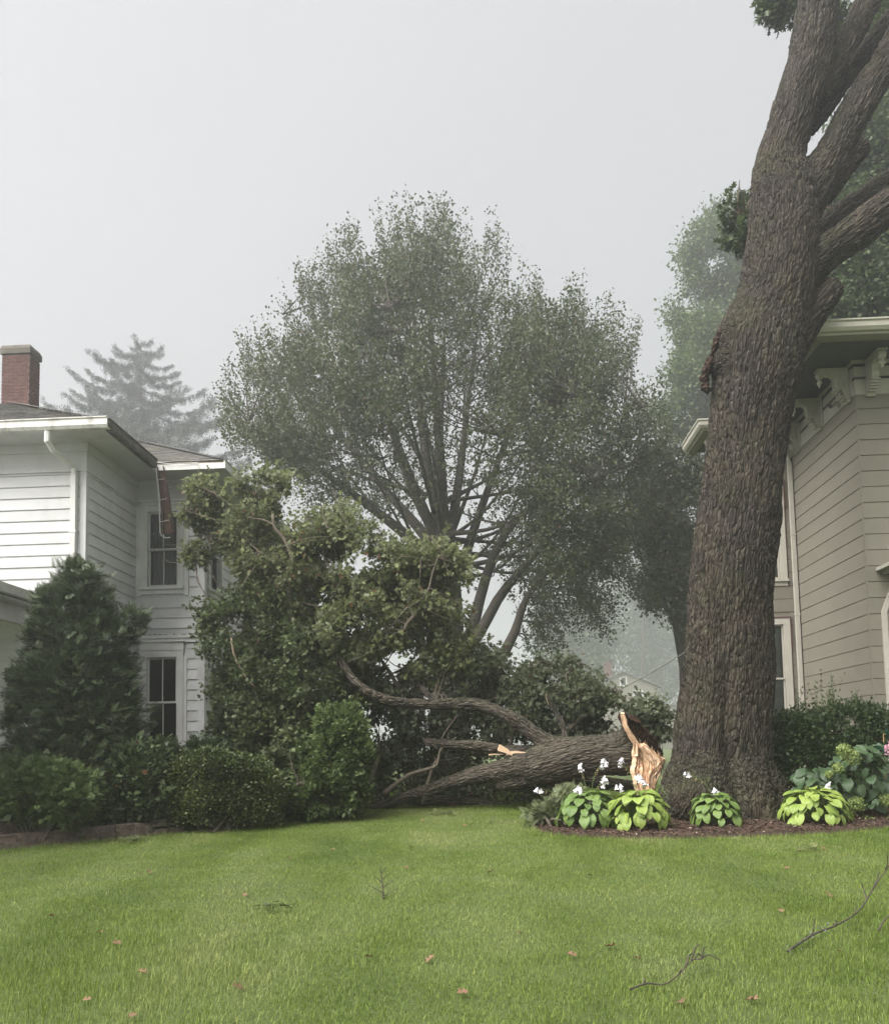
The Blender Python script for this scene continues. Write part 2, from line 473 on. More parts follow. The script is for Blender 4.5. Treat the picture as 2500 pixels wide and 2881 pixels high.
gx = np.concatenate([[-420, -200, -90, -45, -25], np.arange(-16, 16.1, 0.4), [25, 45, 90, 200, 420]])
gy = np.concatenate([[-60, -25, -10, -4], np.arange(0, 26.1, 0.4), [35, 55, 90, 160, 300, 420]])
X, Y = np.meshgrid(gx, gy)
V = np.column_stack([X.ravel(), Y.ravel(), gz(X, Y).ravel()])
nx = len(gx)
Fq = np.array([(j * nx + i, j * nx + i + 1, (j + 1) * nx + i + 1, (j + 1) * nx + i) for j in range(len(gy) - 1) for i in range(nx - 1)])
M['lawn'], n, l, p = mat('lawn_turf')
t1 = tex_noise(n, l, 0.55, 5, 0.6)
r1 = ramp(n, [(0.3, (0.050, 0.075, 0.018)), (0.55, (0.075, 0.105, 0.024)), (0.75, (0.10, 0.125, 0.04))])
l.new(t1.outputs[0], r1.inputs[0])
t2 = tex_noise(n, l, 60, 4, 0.7)
r2 = ramp(n, [(0.3, (0.5, 0.5, 0.5)), (0.7, (1.3, 1.3, 1.2))])
l.new(t2.outputs[0], r2.inputs[0])
l.new(mixc(n, l, r1.outputs[0], r2.outputs[0], 1.0, 'MULTIPLY'), p.inputs['Base Color'])
p.inputs['Roughness'].default_value = 0.95
bump(n, l, p, t2.outputs[0], 0.8, 0.03)
lawn = link('lawn', mesh_np('lawn', V, Fq, True), None, M['lawn'])
tag(lawn, 'mown green lawn rising gently from the camera to the fallen tree', 'lawn', kind='structure')

def sheet(name, poly, lift, m, res=0.12, mound=0.0, label=None, cat=None):
    """a patch that follows the lawn, a little above it"""
    poly = np.asarray(poly, float)
    x0, y0 = poly.min(0); x1, y1 = poly.max(0)
    xs = np.arange(x0 - res, x1 + 2 * res, res); ys = np.arange(y0 - res, y1 + 2 * res, res)
    X, Y = np.meshgrid(xs, ys)
    ins = pip(poly, X, Y)
    # distance to the rim, for the mound
    d = np.full(X.shape, 9.0)
    for i in range(len(poly)):
        a = poly[i]; b = poly[(i + 1) % len(poly)]
        ab = b - a
        t = np.clip(((X - a[0]) * ab[0] + (Y - a[1]) * ab[1]) / (ab @ ab + 1e-9), 0, 1)
        d = np.minimum(d, np.hypot(X - a[0] - t * ab[0], Y - a[1] - t * ab[1]))
    h = lift + mound * (1 - np.exp(-d / 0.35))
    rs = np.random.default_rng(5)
    Z = gz(X, Y) + np.where(ins, h, -0.03) + rs.normal(0, 0.006, X.shape)
    nx = len(xs)
    idx = np.arange(X.size).reshape(X.shape)
    keep = ins[:-1, :-1] | ins[1:, :-1] | ins[:-1, 1:] | ins[1:, 1:]
    Fq = np.stack([idx[:-1, :-1], idx[:-1, 1:], idx[1:, 1:], idx[1:, :-1]], -1)[keep]
    o = link(name, mesh_np(name, np.column_stack([X.ravel(), Y.ravel(), Z.ravel()]), Fq, True), None, m)
    return tag(o, label, cat, kind='structure')

# mulch bed round the oak and bed along the white house
OAK_BED = np.vstack([ease([ground_at(*q)[:2] for q in ((1500, 2338), (1560, 2350), (1680, 2360), (1800, 2363), (2000, 2361), (2200, 2355), (2400, 2342), (2560, 2325), (2900, 2310))]),
                     [(9.5, 13.5), (9.0, 18.5), (6.5, 18.0), (5.5, 15.2), (3.0, 14.6), (1.6, 13.6)]])
HOUSE_BED = np.vstack([ease([ground_at(*q)[:2] for q in ((-420, 2440), (-200, 2415), (0, 2393), (250, 2370), (510, 2343), (650, 2320), (800, 2300), (1000, 2277))]),
                       [(-1.4, 16.0), (-1.2, 17.5), (-4, 17.5), (-5, 15.0), (-9, 14.2), (-10, 11.5)]])
sheet('mulch_bed', OAK_BED, 0.02, M['soil'], mound=0.03, label='dark brown mulch bed round the base of the standing oak', cat='bed')
sheet('shrub_bed', HOUSE_BED, 0.0, M['soil'], res=0.15, mound=0.16, label='dark soil bed under the shrubs along the white house', cat='bed')
# mulch chips
rng = np.random.default_rng(11)
pts = np.column_stack([rng.uniform(0.8, 7, 14000), rng.uniform(10.6, 13.6, 14000)])
pts = pts[pip(OAK_BED, pts[:, 0], pts[:, 1])][:7000]
pts2 = np.column_stack([rng.uniform(-7, -1.4, 9000), rng.uniform(10.5, 16, 9000)])
pts2 = pts2[pip(HOUSE_BED, pts2[:, 0], pts2[:, 1])][:2500]

def chips(name, pts, lift, label):
    n = len(pts)
    P = np.column_stack([pts, gz(pts[:, 0], pts[:, 1]) + lift])
    a = rng.uniform(0, 6.28, n); L = rng.uniform(0.012, 0.045, n); w = rng.uniform(0.004, 0.012, n)
    d = np.column_stack([np.cos(a), np.sin(a), rng.normal(0, 0.25, n)]); s = np.column_stack([-np.sin(a), np.cos(a), rng.normal(0, 0.25, n)])
    up = np.array([0, 0, 0.008])
    V = np.stack([P - d * L[:, None], P + s * w[:, None] + up, P + d * L[:, None], P - s * w[:, None] + up], 1).reshape(-1, 3)
    o = link(name, mesh_np(name, V, np.arange(4 * n).reshape(-1, 4)), None, M['chip'])
    return tag(o, label, 'mulch', kind='stuff')
chips('mulch_chips', pts, 0.055, 'loose brown bark chips strewn over the oak bed')
chips('soil_litter', pts2, 0.165, 'dry brown litter on the bed under the house shrubs')

# ------------------------------------------------------------------ grass: tufts scattered over the lawn by geometry nodes
M['grass'], n, l, p = mat('grass_blade')
g = n.new('ShaderNodeNewGeometry')
t1 = tex_noise(n, l, 0.8, 6, 0.62, stretch=(1.0, 0.55, 1))
r1 = ramp(n, [(0.32, (0.095, 0.145, 0.026)), (0.50, (0.150, 0.206, 0.047)), (0.70, (0.232, 0.266, 0.104))])
t5 = tex_noise(n, l, 0.9, 2, 0.5, stretch=(1.0, 0.12, 1))       # mowing runs
mm = n.new('ShaderNodeMath'); mm.operation = 'MULTIPLY_ADD'; mm.inputs[1].default_value = 0.45; mm.inputs[2].default_value = -0.225
l.new(t5.outputs[0], mm.inputs[0])
ms = n.new('ShaderNodeMath'); l.new(mm.outputs[0], ms.inputs[0]); l.new(t1.outputs[0], ms.inputs[1])
l.new(ms.outputs[0], r1.inputs[0])
r2 = ramp(n, [(0.0, (0.55, 0.6, 0.5)), (0.6, (1.0, 1.0, 1.0)), (0.93, (1.35, 1.3, 1.3)), (1.0, (2.1, 1.75, 1.6))])
l.new(g.outputs['Random Per Island'], r2.inputs[0])
col = mixc(n, l, r1.outputs[0], r2.outputs[0], 1.0, 'MULTIPLY')
l.new(col, p.inputs['Base Color'])
p.inputs['Roughness'].default_value = 0.5
p.inputs['Specular IOR Level'].default_value = 0.15
tr = n.new('ShaderNodeBsdfTranslucent'); l.new(mixc(n, l, col, (1.0, 1.2, 0.4), 0.4, 'MULTIPLY'), tr.inputs[0])
mx = n.new('ShaderNodeMixShader'); mx.inputs[0].default_value = 0.35
l.new(p.outputs[0], mx.inputs[1]); l.new(tr.outputs[0], mx.inputs[2]); l.new(mx.outputs[0], n['Material Output'].inputs['Surface'])

def blades(P, H, W, seed, lean=0.5):
    rs = np.random.default_rng(seed)
    n = len(P)
    a = rs.uniform(0, 6.283, n)
    d = np.column_stack([np.cos(a), np.sin(a), np.zeros(n)])
    s = np.column_stack([-np.sin(a), np.cos(a), np.zeros(n)])
    b = rs.uniform(0.1, 1, n) * lean
    H = H[:, None]; W = W[:, None]; b = b[:, None]
    up = np.array([0, 0, 1.0])
    m = P + up * H * 0.55 + d * H * b * 0.35
    t = P + up * H * (1 - 0.35 * b ** 2) + d * H * b * 1.05
    V = np.stack([P - s * W, P + s * W, m + s * W * 0.75, m - s * W * 0.75, t + s * W * 0.12, t - s * W * 0.12], 1).reshape(-1, 3)
    o = np.arange(n)[:, None] * 6
    Fq = np.concatenate([o + np.array([0, 1, 2, 3]), o + np.array([3, 2, 4, 5])], 1).reshape(-1, 4)
    return V, Fq

tile_col = bpy.data.collections.new('grass_tufts')
TILE = 0.44
for k in range(5):
    rs = np.random.default_rng(100 + k)
    nb = 1000
    P = np.column_stack([np.clip(rs.normal(0, TILE * 0.4, (nb, 2)), -0.5, 0.5), np.full(nb, -0.006)])
    H = rs.gamma(6, 0.0041, nb).clip(0.01, 0.065)
    H[:int(25 + 15 * k)] *= 1.8
    W = rs.uniform(0.0009, 0.0021, nb)
    V, Fq = blades(P, H, W, 200 + k, 0.75 if k < 3 else 1.0)
    o = bpy.data.objects.new('grass_tuft', mesh_np('grass_tuft', V, Fq))
    o.data.materials.append(M['grass'])
    tile_col.objects.link(o)
# where the tufts stand
xs, ys = np.meshgrid(np.arange(-12, 12, 0.27), np.arange(2.6, 20.0, 0.27))
xs = xs.ravel() + np.random.default_rng(1).uniform(-0.12, 0.12, xs.size); ys = ys.ravel() + np.random.default_rng(2).uniform(-0.12, 0.12, ys.size)
vis = np.abs(xs) < ys * 0.60 + 0.8
keep = vis & ~pip(OAK_BED, xs, ys) & ~pip(HOUSE_BED, xs, ys)
xs, ys = xs[keep], ys[keep]
# the fringe along the beds gets thinner tufts of its own, clipped to the lawn
gme = bpy.data.meshes.new('grass')
gme.from_pydata([(float(a), float(b), gzf(a, b)) for a, b in zip(xs, ys)], [], [])
long_ = gme.attributes.new('lush', 'FLOAT', 'POINT')
lush = np.array([max(0.0, mn.noise(Vector((a * 0.45, b * 0.45, 3.0)))) + 0.9 * max(0, 1 - abs(a + 2.2) / 2.2) * max(0, 1 - abs(b - 5.6) / 2.4) for a, b in zip(xs, ys)], dtype=np.float32)
long_.data.foreach_set('value', lush)
gob = link('grass', gme)
tag(gob, 'short mown grass blades covering the lawn', 'grass', kind='stuff')
ng = bpy.data.node_groups.new('scatter_grass', 'GeometryNodeTree')
ng.interface.new_socket('Geometry', in_out='INPUT', socket_type='NodeSocketGeometry')
ng.interface.new_socket('Geometry', in_out='OUTPUT', socket_type='NodeSocketGeometry')
N = ng.nodes; L = ng.links
gi = N.new('NodeGroupInput'); go = N.new('NodeGroupOutput')
ci = N.new('GeometryNodeCollectionInfo'); ci.inputs[0].default_value = tile_col
ci.inputs['Separate Children'].default_value = True
iop = N.new('GeometryNodeInstanceOnPoints')
iop.inputs['Pick Instance'].default_value = True
rv = N.new('FunctionNodeRandomValue'); rv.data_type = 'FLOAT_VECTOR'
rv.inputs[0].default_value = (0, 0, 0); rv.inputs[1].default_value = (0, 0, 6.283)
ri = N.new('FunctionNodeRandomValue'); ri.data_type = 'INT'
ri.inputs[4].default_value = 0; ri.inputs[5].default_value = 4
na = N.new('GeometryNodeInputNamedAttribute'); na.data_type = 'FLOAT'; na.inputs[0].default_value = 'lush'
ma = N.new('ShaderNodeMath'); ma.operation = 'MULTIPLY_ADD'; ma.inputs[1].default_value = 0.9; ma.inputs[2].default_value = 0.72
L.new(na.outputs[0], ma.inputs[0])
cb = N.new('ShaderNodeCombineXYZ'); cb.inputs[0].default_value = 1; cb.inputs[1].default_value = 1
L.new(ma.outputs[0], cb.inputs[2])
L.new(gi.outputs[0], iop.inputs['Points']); L.new(ci.outputs[0], iop.inputs['Instance'])
L.new(rv.outputs[0], iop.inputs['Rotation']); L.new(ri.outputs[2], iop.inputs['Instance Index']); L.new(cb.outputs[0], iop.inputs['Scale'])
L.new(iop.outputs[0], go.inputs[0])
md = gob.modifiers.new('scatter', 'NODES'); md.node_group = ng
# ragged lawn edge along the two beds
rs = np.random.default_rng(77)
E_ = []
for poly, k in ((OAK_BED[:60], 60), (HOUSE_BED[:60], 60)):
    for i in range(k - 1):
        a, b = poly[i], poly[i + 1]
        m_ = max(1, int(np.linalg.norm(b - a) * 900))
        if m_ > 4000: continue
        t = rs.random(m_)[:, None]
        nrm = np.array([(b - a)[1], -(b - a)[0]]); nrm /= np.linalg.norm(nrm) + 1e-9
        E_.append(a + (b - a) * t + nrm * (rs.random(m_)[:, None] * 0.34 - 0.03))
E_ = np.vstack(E_)
P = np.column_stack([E_, gz(E_[:, 0], E_[:, 1]) - 0.004])
V, Fq = blades(P, rs.gamma(6, 0.0075, len(P)).clip(0.015, 0.11), rs.uniform(0.0014, 0.0028, len(P)), 78, 0.9)
tag(link('edge_grass', mesh_np('edge_grass', V, Fq), None, M['grass']), 'longer ragged grass along the edge of the beds', 'grass', kind='stuff')
# ------------------------------------------------------------------ house building kit (house frame: u right, v away, z up)
ANG = 0.054

def wall(parent, loc, rz, length, z0, z1, bh, t, m, holes=(), shiplap=False, seed=0, lap_ends=(0, 0), backm=None):
    """a wall part: backing with holes cut in it and one child object per siding board.
    wall frame: x along, -y outward, z up; holes = (x0,x1,z0,z1, cx0,cx1,cz0,cz1) opening and casing"""
    rs = random.Random(seed)
    b = MB()
    xs = sorted({0.0, length, *[h[0] for h in holes], *[h[1] for h in holes]})
    zs = sorted({z0, z1, *[h[2] for h in holes], *[h[3] for h in holes]})
    for i in range(len(xs) - 1):
        for j in range(len(zs) - 1):
            cx_, cz_ = (xs[i] + xs[i + 1]) / 2, (zs[j] + zs[j + 1]) / 2
            if any(h[0] < cx_ < h[1] and h[2] < cz_ < h[3] for h in holes): continue
            b.box((xs[i], 0, zs[j]), (xs[i + 1], 0.12, zs[j + 1]))
    w = b.build('wall', backm or m, parent, loc=loc, rot=(0, 0, rz))
    cache = {}
    n = int((z1 - z0) / bh + 0.999)
    for k in range(n):
        za = z0 + k * bh; zb = min(za + bh, z1)
        if zb - za < 0.02: continue
        iv = [(-lap_ends[0], length + lap_ends[1])]
        for h in holes:
            if h[6] < zb - 0.03 and h[7] > za + 0.03:
                nv = []
                for a, c in iv:
                    if h[5] <= a or h[4] >= c: nv.append((a, c)); continue
                    if h[4] - a > 0.03: nv.append((a, h[4]))
                    if c - h[5] > 0.03: nv.append((h[5], c))
                iv = nv
        iv2 = []
        for a, c in iv:                 # long runs are made of two or three boards butted end to end
            while c - a > 4.2:
                x_ = a + rs.uniform(1.6, 3.6)
                iv2.append((a, x_ - 0.0025)); a = x_
            iv2.append((a, c))
        for a, c in iv2:
            key = (round(c - a, 3), round(zb - za, 3))
            if key not in cache:
                H = zb - za
                q = MB()
                if shiplap:
                    prof = [(-0.001, 0.0), (-t, 0.004), (-t, H - 0.016), (-t + 0.008, H - 0.010), (-0.001, H - 0.009)]
                else:
                    prof = [(-0.001, 0.0), (-t, 0.0), (-t, 0.012), (-0.0055, H + 0.008 if zb < z1 - 0.001 else H), (-0.001, H + 0.008 if zb < z1 - 0.001 else H)]
                q.sweep([(-y, z) for y, z in prof], (0, 0, 0), (c - a, 0, 0), (0, -1, 0), (0, 0, 1))
                me = q.mesh('siding_board'); me.materials.append(m)
                cache[key] = me
            o = link('siding_board', cache[key], w, loc=(a, rs.uniform(-0.0008, 0.0008), za))
            o.rotation_euler = (rs.uniform(-0.006, 0.006), 0, 0)
    return w

def window(parent, loc, rz, x0, x1, z0, z1, rail, trim, sash_m, cw=0.11, back=None, muntin=True, head=True, head_h=0.1, sill=True, edge_m=None, left=True, stain=None):
    """a sash window part with casing; sashes, panes, sill and what hangs inside are its children"""
    c = MB()
    d = 0.045
    cl = x0 - cw; cr = x1 + cw
    if left: c.box((cl, -d, z0 - 0.02), (x0, 0.0, z1 + cw))
    c.box((x1, -d, z0 - 0.02), (cr, 0.0, z1 + cw))
    c.box((x0, -d + 0.002, z1), (x1, 0.0, z1 + cw - 0.002))
    # reveal
    c.box((x0 - 0.012, -0.002, z0), (x0 - 0.001, 0.118, z1)); c.box((x1 + 0.001, -0.002, z0), (x1 + 0.012, 0.118, z1))
    c.box((x0, -0.003, z1 + 0.001), (x1, 0.117, z1 + 0.012))
    if edge_m is not None:
        c.box((cr, -d - 0.008, z1 - 0.45), (cr + 0.03, 0, z1 + cw + 0.03), 1)
        c.box((cl, -d - 0.007, z1 + cw), (cr, 0, z1 + cw + 0.03), 1)
        c.box((cr, -d + 0.006, z0 - 0.02), (cr + 0.018, 0, z1 - 0.452), 1)
    w = c.build('window', [trim] + ([edge_m] if edge_m is not None else []), parent, loc=loc, rot=(0, 0, rz))
    if head:
        h = MB()
        h.box((cl - 0.01, -d - 0.012, z1 + cw + 0.001), (cr + 0.01, -0.001, z1 + cw + head_h))
        h.box((cl - 0.03, -d - 0.05, z1 + cw + head_h + 0.001), (cr + 0.03, -0.001, z1 + cw + head_h + 0.035))
        h.build('window_head', trim, w)
    if sill:
        s = MB()
        s.box((cl - 0.015, -d - 0.04, z0 - 0.07), (cr + 0.015, 0.0, z0 - 0.021))
        s.box((cl, -d + 0.006, z0 - 0.16), (cr, 0.0, z0 - 0.071))
        s.build('sill', trim, w)
    # sashes
    fw = 0.035
    for k, (a, b, y) in enumerate(((rail - 0.015, z1, 0.015), (z0, rail + 0.015, 0.045))):
        s = MB()
        s.box((x0, y, a), (x0 + fw, y + 0.028, b)); s.box((x1 - fw, y, a), (x1, y + 0.028, b))
        s.box((x0 + fw, y + 0.001, a), (x1 - fw, y + 0.027, a + fw)); s.box((x0 + fw, y + 0.001, b - fw), (x1 - fw, y + 0.027, b))
        if muntin: s.box(((x0 + x1) / 2 - 0.009, y + 0.004, a + fw), ((x0 + x1) / 2 + 0.009, y + 0.026, b - fw))
        s.build('sash', sash_m, w)
        if muntin:
            for xa, xb in ((x0 + fw, (x0 + x1) / 2 - 0.009), ((x0 + x1) / 2 + 0.009, x1 - fw)):
                q = MB(); q.add([(xa, y + 0.014, a + fw), (xb, y + 0.014, a + fw), (xb, y + 0.014, b - fw), (xa, y + 0.014, b - fw)], [(0, 1, 2, 3)])
                q.build('pane', M['glass'], w)
        else:
            q = MB(); q.add([(x0 + fw, y + 0.014, a + fw), (x1 - fw, y + 0.014, a + fw), (x1 - fw, y + 0.014, b - fw), (x0 + fw, y + 0.014, b - fw)], [(0, 1, 2, 3)])
            q.build('pane', M['glass'], w)
    # the dark room behind, as a shallow box open to the window
    r = MB()
    X0, X1, Z0, Z1, D0, D1 = x0 - 0.02, x1 + 0.02, z0 - 0.02, z1 + 0.02, 0.121, 0.9
    r.add([(X0, D1, Z0), (X1, D1, Z0), (X1, D1, Z1), (X0, D1, Z1), (X0, D0, Z0), (X1, D0, Z0), (X1, D0, Z1), (X0, D0, Z1)],
          [(0, 1, 2, 3), (0, 4, 5, 1), (1, 5, 6, 2), (2, 6, 7, 3), (3, 7, 4, 0)])
    r.build('room', M['room'], w)
    if back == 'curtain':
        K = 40
        V = []
        for i in range(K + 1):
            x = x0 + (x1 - x0) * i / K
            y = 0.16 + 0.015 * math.sin(i * 1.9) + 0.008 * math.sin(i * 4.3 + 1)
            V += [(x, y, z0), (x, y, z1)]
        q = MB(); q.add(V, [(2 * i, 2 * i + 2, 2 * i + 3, 2 * i + 1) for i in range(K)])
        q.build('curtain', M['curtain'], w, smooth=True)
    elif back == 'blind':
        q = MB()
        nz = int((z1 - z0) / 0.05)
        for i in range(nz):
            z = z0 + i * 0.05
            q.add([(x0, 0.13, z), (x1, 0.13, z), (x1, 0.115, z + 0.047), (x0, 0.115, z + 0.047)], [(0, 1, 2, 3)])
        q.build('blind', M['blind'], w)
    return w

def roof_slope(parent, O, xd, up, left, right, T, m, course=0.145, seed=0, wob=0.012):
    """a roof part in shingle courses: O eave origin, xd along the eave, up the slope; left(t), right(t) bounds"""
    O = np.array(O, float); xd = np.array(xd, float); up = np.array(up, float)
    xd /= np.linalg.norm(xd); up /= np.linalg.norm(up)
    nr = np.cross(xd, up); nr *= np.sign(nr[2])
    b = MB()
    P = lambda x, t, h: O + xd * x + up * t + nr * h
    q = [(left(0), 0), (right(0), 0), (right(T), T), (left(T), T)]
    b.add([P(x, t, 0) for x, t in q] + [P(x, t, -0.1) for x, t in q], [(0, 1, 2, 3), (7, 6, 5, 4), (0, 4, 5, 1), (1, 5, 6, 2), (2, 6, 7, 3), (3, 7, 4, 0)])
    r = b.build('roof', m, parent)
    rs = np.random.default_rng(seed)
    n = int(T / course)
    for k in range(n):
        t0 = k * course - 0.03 if k == 0 else k * course; t1 = min((k + 1) * course + 0.02, T)
        a0, b0 = left(t0), right(t0); a1, b1 = left(t1), right(t1)
        if b0 - a0 < 0.05: continue
        V = []; Fs = []
        m_ = max(1, int((b0 - a0) / 0.33))
        for i in range(m_):
            f0, f1 = i / m_, (i + 1) / m_
            h = 0.013 + rs.uniform(-0.003, 0.006); dt = rs.uniform(-wob, wob) * 0.5
            c = len(V)
            g = 0.004
            for (f, e) in ((f0, g), (f1, -g)):
                x0 = a0 + (b0 - a0) * f + e; x1 = a1 + (b1 - a1) * f + e
                V += [P(x0, t0 + dt, 0.001), P(x0, t0 + dt, h + 0.004), P(x1, t1, h * 0.35), P(x1, t1, 0.001)]
            Fs += [tuple(c + i for i in f) for f in ((0, 4, 5, 1), (1, 5, 6, 2), (2, 6, 7, 3), (0, 1, 2, 3), (7, 6, 5, 4))]
        q = MB(); q.add(V, Fs)
        q.build('shingle_course', m, r)
    return r

# ------------------------------------------------------------------ the white house
HO = (-6.08, 14.3, 0.0)
wh = thing('white_house', HO, 'white two-storey clapboard house with a torn gutter, left behind the shrubs', 'house', rz=-ANG)
ZB, ZS = 0.4, 6.93            # wall base, soffit
VW, UW = 2.1, 1.34            # the wing: front at v=2.1, from u=0 to u=1.34
OV, GT = 0.6, 7.1             # eave overhang, gutter top
BH = 0.2
T_ = 0.026
W_ = M['white_siding']
wall(wh, (-9.0, 0, 0), 0, 8.92, ZB, 6.46, BH, T_, W_, seed=1)
wall(wh, (0, 0.08, 0), math.pi / 2, VW - 0.08, ZB, 6.46, BH, T_, W_, seed=2)
wx0, wx1 = 0.24, 0.83
hu = (wx0, wx1, 4.83, 6.30, 0.04, 1.06, 4.63, 6.53)
hl = (wx0, wx1, 1.64, 3.44, 0.04, 1.03, 1.44, 3.86)
wall(wh, (0, VW, 0), 0, UW, ZB, 6.46, BH, T_, W_, holes=(hu, hl), seed=3)
hs_ = (0.30, 1.0, 4.83, 6.30, 0.18, 1.12, 4.63, 6.5)
wall(wh, (UW, VW, 0), math.pi / 2, 8.0, ZB, 6.46, BH, T_, W_, holes=(hs_, (3.8, 4.5, 4.83, 6.3, 3.68, 4.62, 4.63, 6.5)), seed=4)
for x in (wx0,):
    window(wh, (0, VW, 0), 0, wx0, wx1, 4.83, 6.30, 5.56, M['white_trim'], M['sash'], cw=0.12, back='curtain', head=True, head_h=0.07)
    window(wh, (0, VW, 0), 0, wx0, wx1, 1.64, 3.44, 2.57, M['white_trim'], M['white_trim'], cw=0.13, back=None, head=True, head_h=0.16)
window(wh, (UW, VW, 0), math.pi / 2, 0.30, 1.0, 4.83, 6.30, 5.56, M['white_trim'], M['sash'], cw=0.10)
window(wh, (UW, VW, 0), math.pi / 2, 3.8, 4.5, 4.83, 6.30, 5.56, M['white_trim'], M['sash'], cw=0.10)
# flat boards beside the windows (wide casing)
b = MB(); b.box((0.003, VW - 0.036, 4.64), (0.115, VW - 0.002, 6.45)); b.box((0.955, VW - 0.036, 4.64), (1.055, VW - 0.002, 6.45)); b.build('casing_board', M['white_trim'], wh)
b = MB(); b.box((0.965, VW - 0.036, 1.46), (1.03, VW - 0.002, 3.45)); b.box((0.003, VW - 0.036, 1.46), (0.105, VW - 0.002, 3.45)); b.build('casing_board', M['white_trim'], wh)
# belt course with peeling cap above the lower window
b = MB(); b.box((-0.0, VW - 0.09, 3.80), (UW + 0.03, VW - 0.002, 3.86)); b.box((0.0, VW - 0.06, 3.72), (UW + 0.02, VW - 0.002, 3.798))
bc = b.build('belt_course', M['white_trim'], wh)
rs = random.Random(4)
b = MB()
for i in range(46):
    x = rs.uniform(0.02, 1.2); y = VW - rs.uniform(0.02, 0.1); s = rs.uniform(0.008, 0.022)
    b.box((x, y, 3.861), (x + s * 1.8, y + s, 3.861 + s * rs.uniform(0.4, 1.3)))
tag(b.build('peeled_debris', M['torn_bark'], bc), kind='stuff')
# corner boards, friezes, soffits
b = MB()
b.box((-0.08, -0.03, ZB), (0.028, 0.0, 6.46)); b.box((0.0, 0.0005, ZB), (0.0275, 0.079, 6.46))
b.build('corner_board', W_, wh)
b = MB(); b.box((UW - 0.1, VW - 0.034, ZB), (UW + 0.034, VW - 0.004, 6.46)); b.box((UW + 0.002, VW - 0.003, ZB), (UW + 0.033, VW + 0.1, 6.46)); b.build('corner_board', W_, wh)
b = MB(); b.box((0.002, VW - 0.04, ZB), (0.04, VW - 0.003, 4.6)); b.build('corner_board', W_, wh)
b = MB()
b.box((-9, -0.03, 6.46), (0.03, 0.0, ZS)); b.box((-9, -0.055, 6.78), (0.055, -0.03, ZS)); b.box((-9, -0.042, 6.44), (0.042, 0.002, 6.475))
b.box((0.0005, 0.0005, 6.461), (0.031, VW - 0.032, ZS)); b.box((0.0312, -0.0545, 6.779), (0.056, VW - 0.06, ZS)); b.box((0.0004, -0.0415, 6.441), (0.043, VW - 0.045, 6.474))
b.box((0.032, VW - 0.03, 6.462), (UW + 0.03, VW, ZS)); b.box((0.057, VW - 0.055, 6.78), (UW + 0.054, VW - 0.03, ZS))
b.box((UW + 0.0005, VW + 0.0005, 6.463), (UW + 0.032, VW + 8, ZS)); b.box((UW + 0.033, VW - 0.05, 6.781), (UW + 0.056, VW + 8, ZS))
b.build('frieze', W_, wh)
b = MB()
b.box((-9, -OV, ZS), (OV, 0.0, ZS + 0.03)); b.box((0.0, 0.001, ZS), (OV, VW - OV, ZS + 0.03)); b.box((0.0, VW - OV + 0.001, ZS + 0.001), (UW + OV, VW, ZS + 0.03)); b.box((UW, VW + 0.001, ZS), (UW + OV, VW + 8, ZS + 0.03))
so = b.build('soffit', M['white_siding'], wh)
for i in range(14):   # the soffit is boarded along the eave
    pass
# roofs
SL = 0.53
Ls = math.sqrt(1 + SL * SL)
RT = 3.9 * Ls
roof_slope(wh, (0, -OV, GT - 0.02), (1, 0, 0), (0, 1, SL), lambda t: -9.0, lambda t: OV - t / Ls, RT, M['shingle'], seed=1)
roof_slope(wh, (OV, 0, GT - 0.021), (0, 1, 0), (-1, 0, SL), lambda t: -OV + t / Ls, lambda t: VW - OV + t / Ls, RT, M['shingle'], seed=2)
roof_slope(wh, (0, VW - OV, GT - 0.02), (1, 0, 0), (0, 1, SL), lambda t: OV - t / Ls, lambda t: UW + OV - t / Ls, 3.3 * Ls, M['shingle'], seed=3, wob=0.02)
roof_slope(wh, (UW + OV, 0, GT - 0.022), (0, 1, 0), (-1, 0, SL), lambda t: VW - OV + t / Ls, lambda t: VW + 8 - t / Ls * 0.0, 3.3 * Ls, M['shingle'], seed=4)
# hip caps
for (u, v, L_) in ((OV, -OV, 3.85), (UW + OV, VW - OV, 3.25)):
    b = MB()
    k = int(L_ / 0.17)
    for i in range(k):
        a = np.array([u - i * 0.17, v + i * 0.17, GT + i * 0.17 * SL + 0.012]); c = a + np.array([-0.19, 0.19, 0.19 * SL + 0.004])
        b.beam(a, c, 0.2, 0.012)
    tag(b.build('hip_cap', M['shingle'], wh), kind='stuff')
# gutters: a front run with two lips, the tired side run, a bare fascia on the wing
gp = [(0, 0), (0.10, 0.0), (0.13, 0.05), (0.125, 0.15), (0.145, 0.165), (0.145, 0.18), (0.10, 0.178), (0.0, 0.178)]
b = MB(); b.sweep(gp, (-9, -OV, ZS - 0.005), (OV + 0.10, -OV, ZS - 0.005), (0, -1, 0), (0, 0, 1)); b.build('gutter', M['gutter'], wh)
b = MB(); b.sweep([(p[0] * 0.9, p[1] * 0.9) for p in gp], (OV, -OV - 0.09, ZS - 0.003), (OV + 0.015, VW - OV - 0.2, ZS - 0.02), (1, 0, 0), (0, 0, 1))
tag(b.build('gutter', M['gutter_dark'], wh), 'dark stained side gutter coming away from the eave')
b = MB(); b.box((OV + 0.02, VW - OV - 0.025, ZS - 0.01), (UW + OV, VW - OV - 0.001, ZS + 0.10)); b.box((UW + OV - 0.001, VW - OV - 0.026, ZS - 0.011), (UW + OV + 0.024, VW + 8, ZS + 0.15)); b.build('fascia', M['white_trim'], wh)
b = MB(); b.box((OV + 0.05, VW - OV - 0.012, ZS + 0.101), (UW + OV, VW - OV + 0.02, ZS + 0.16)); tag(b.build('fascia', M['bare_wood'], wh), 'bare wooden board exposed where the gutter tore off')
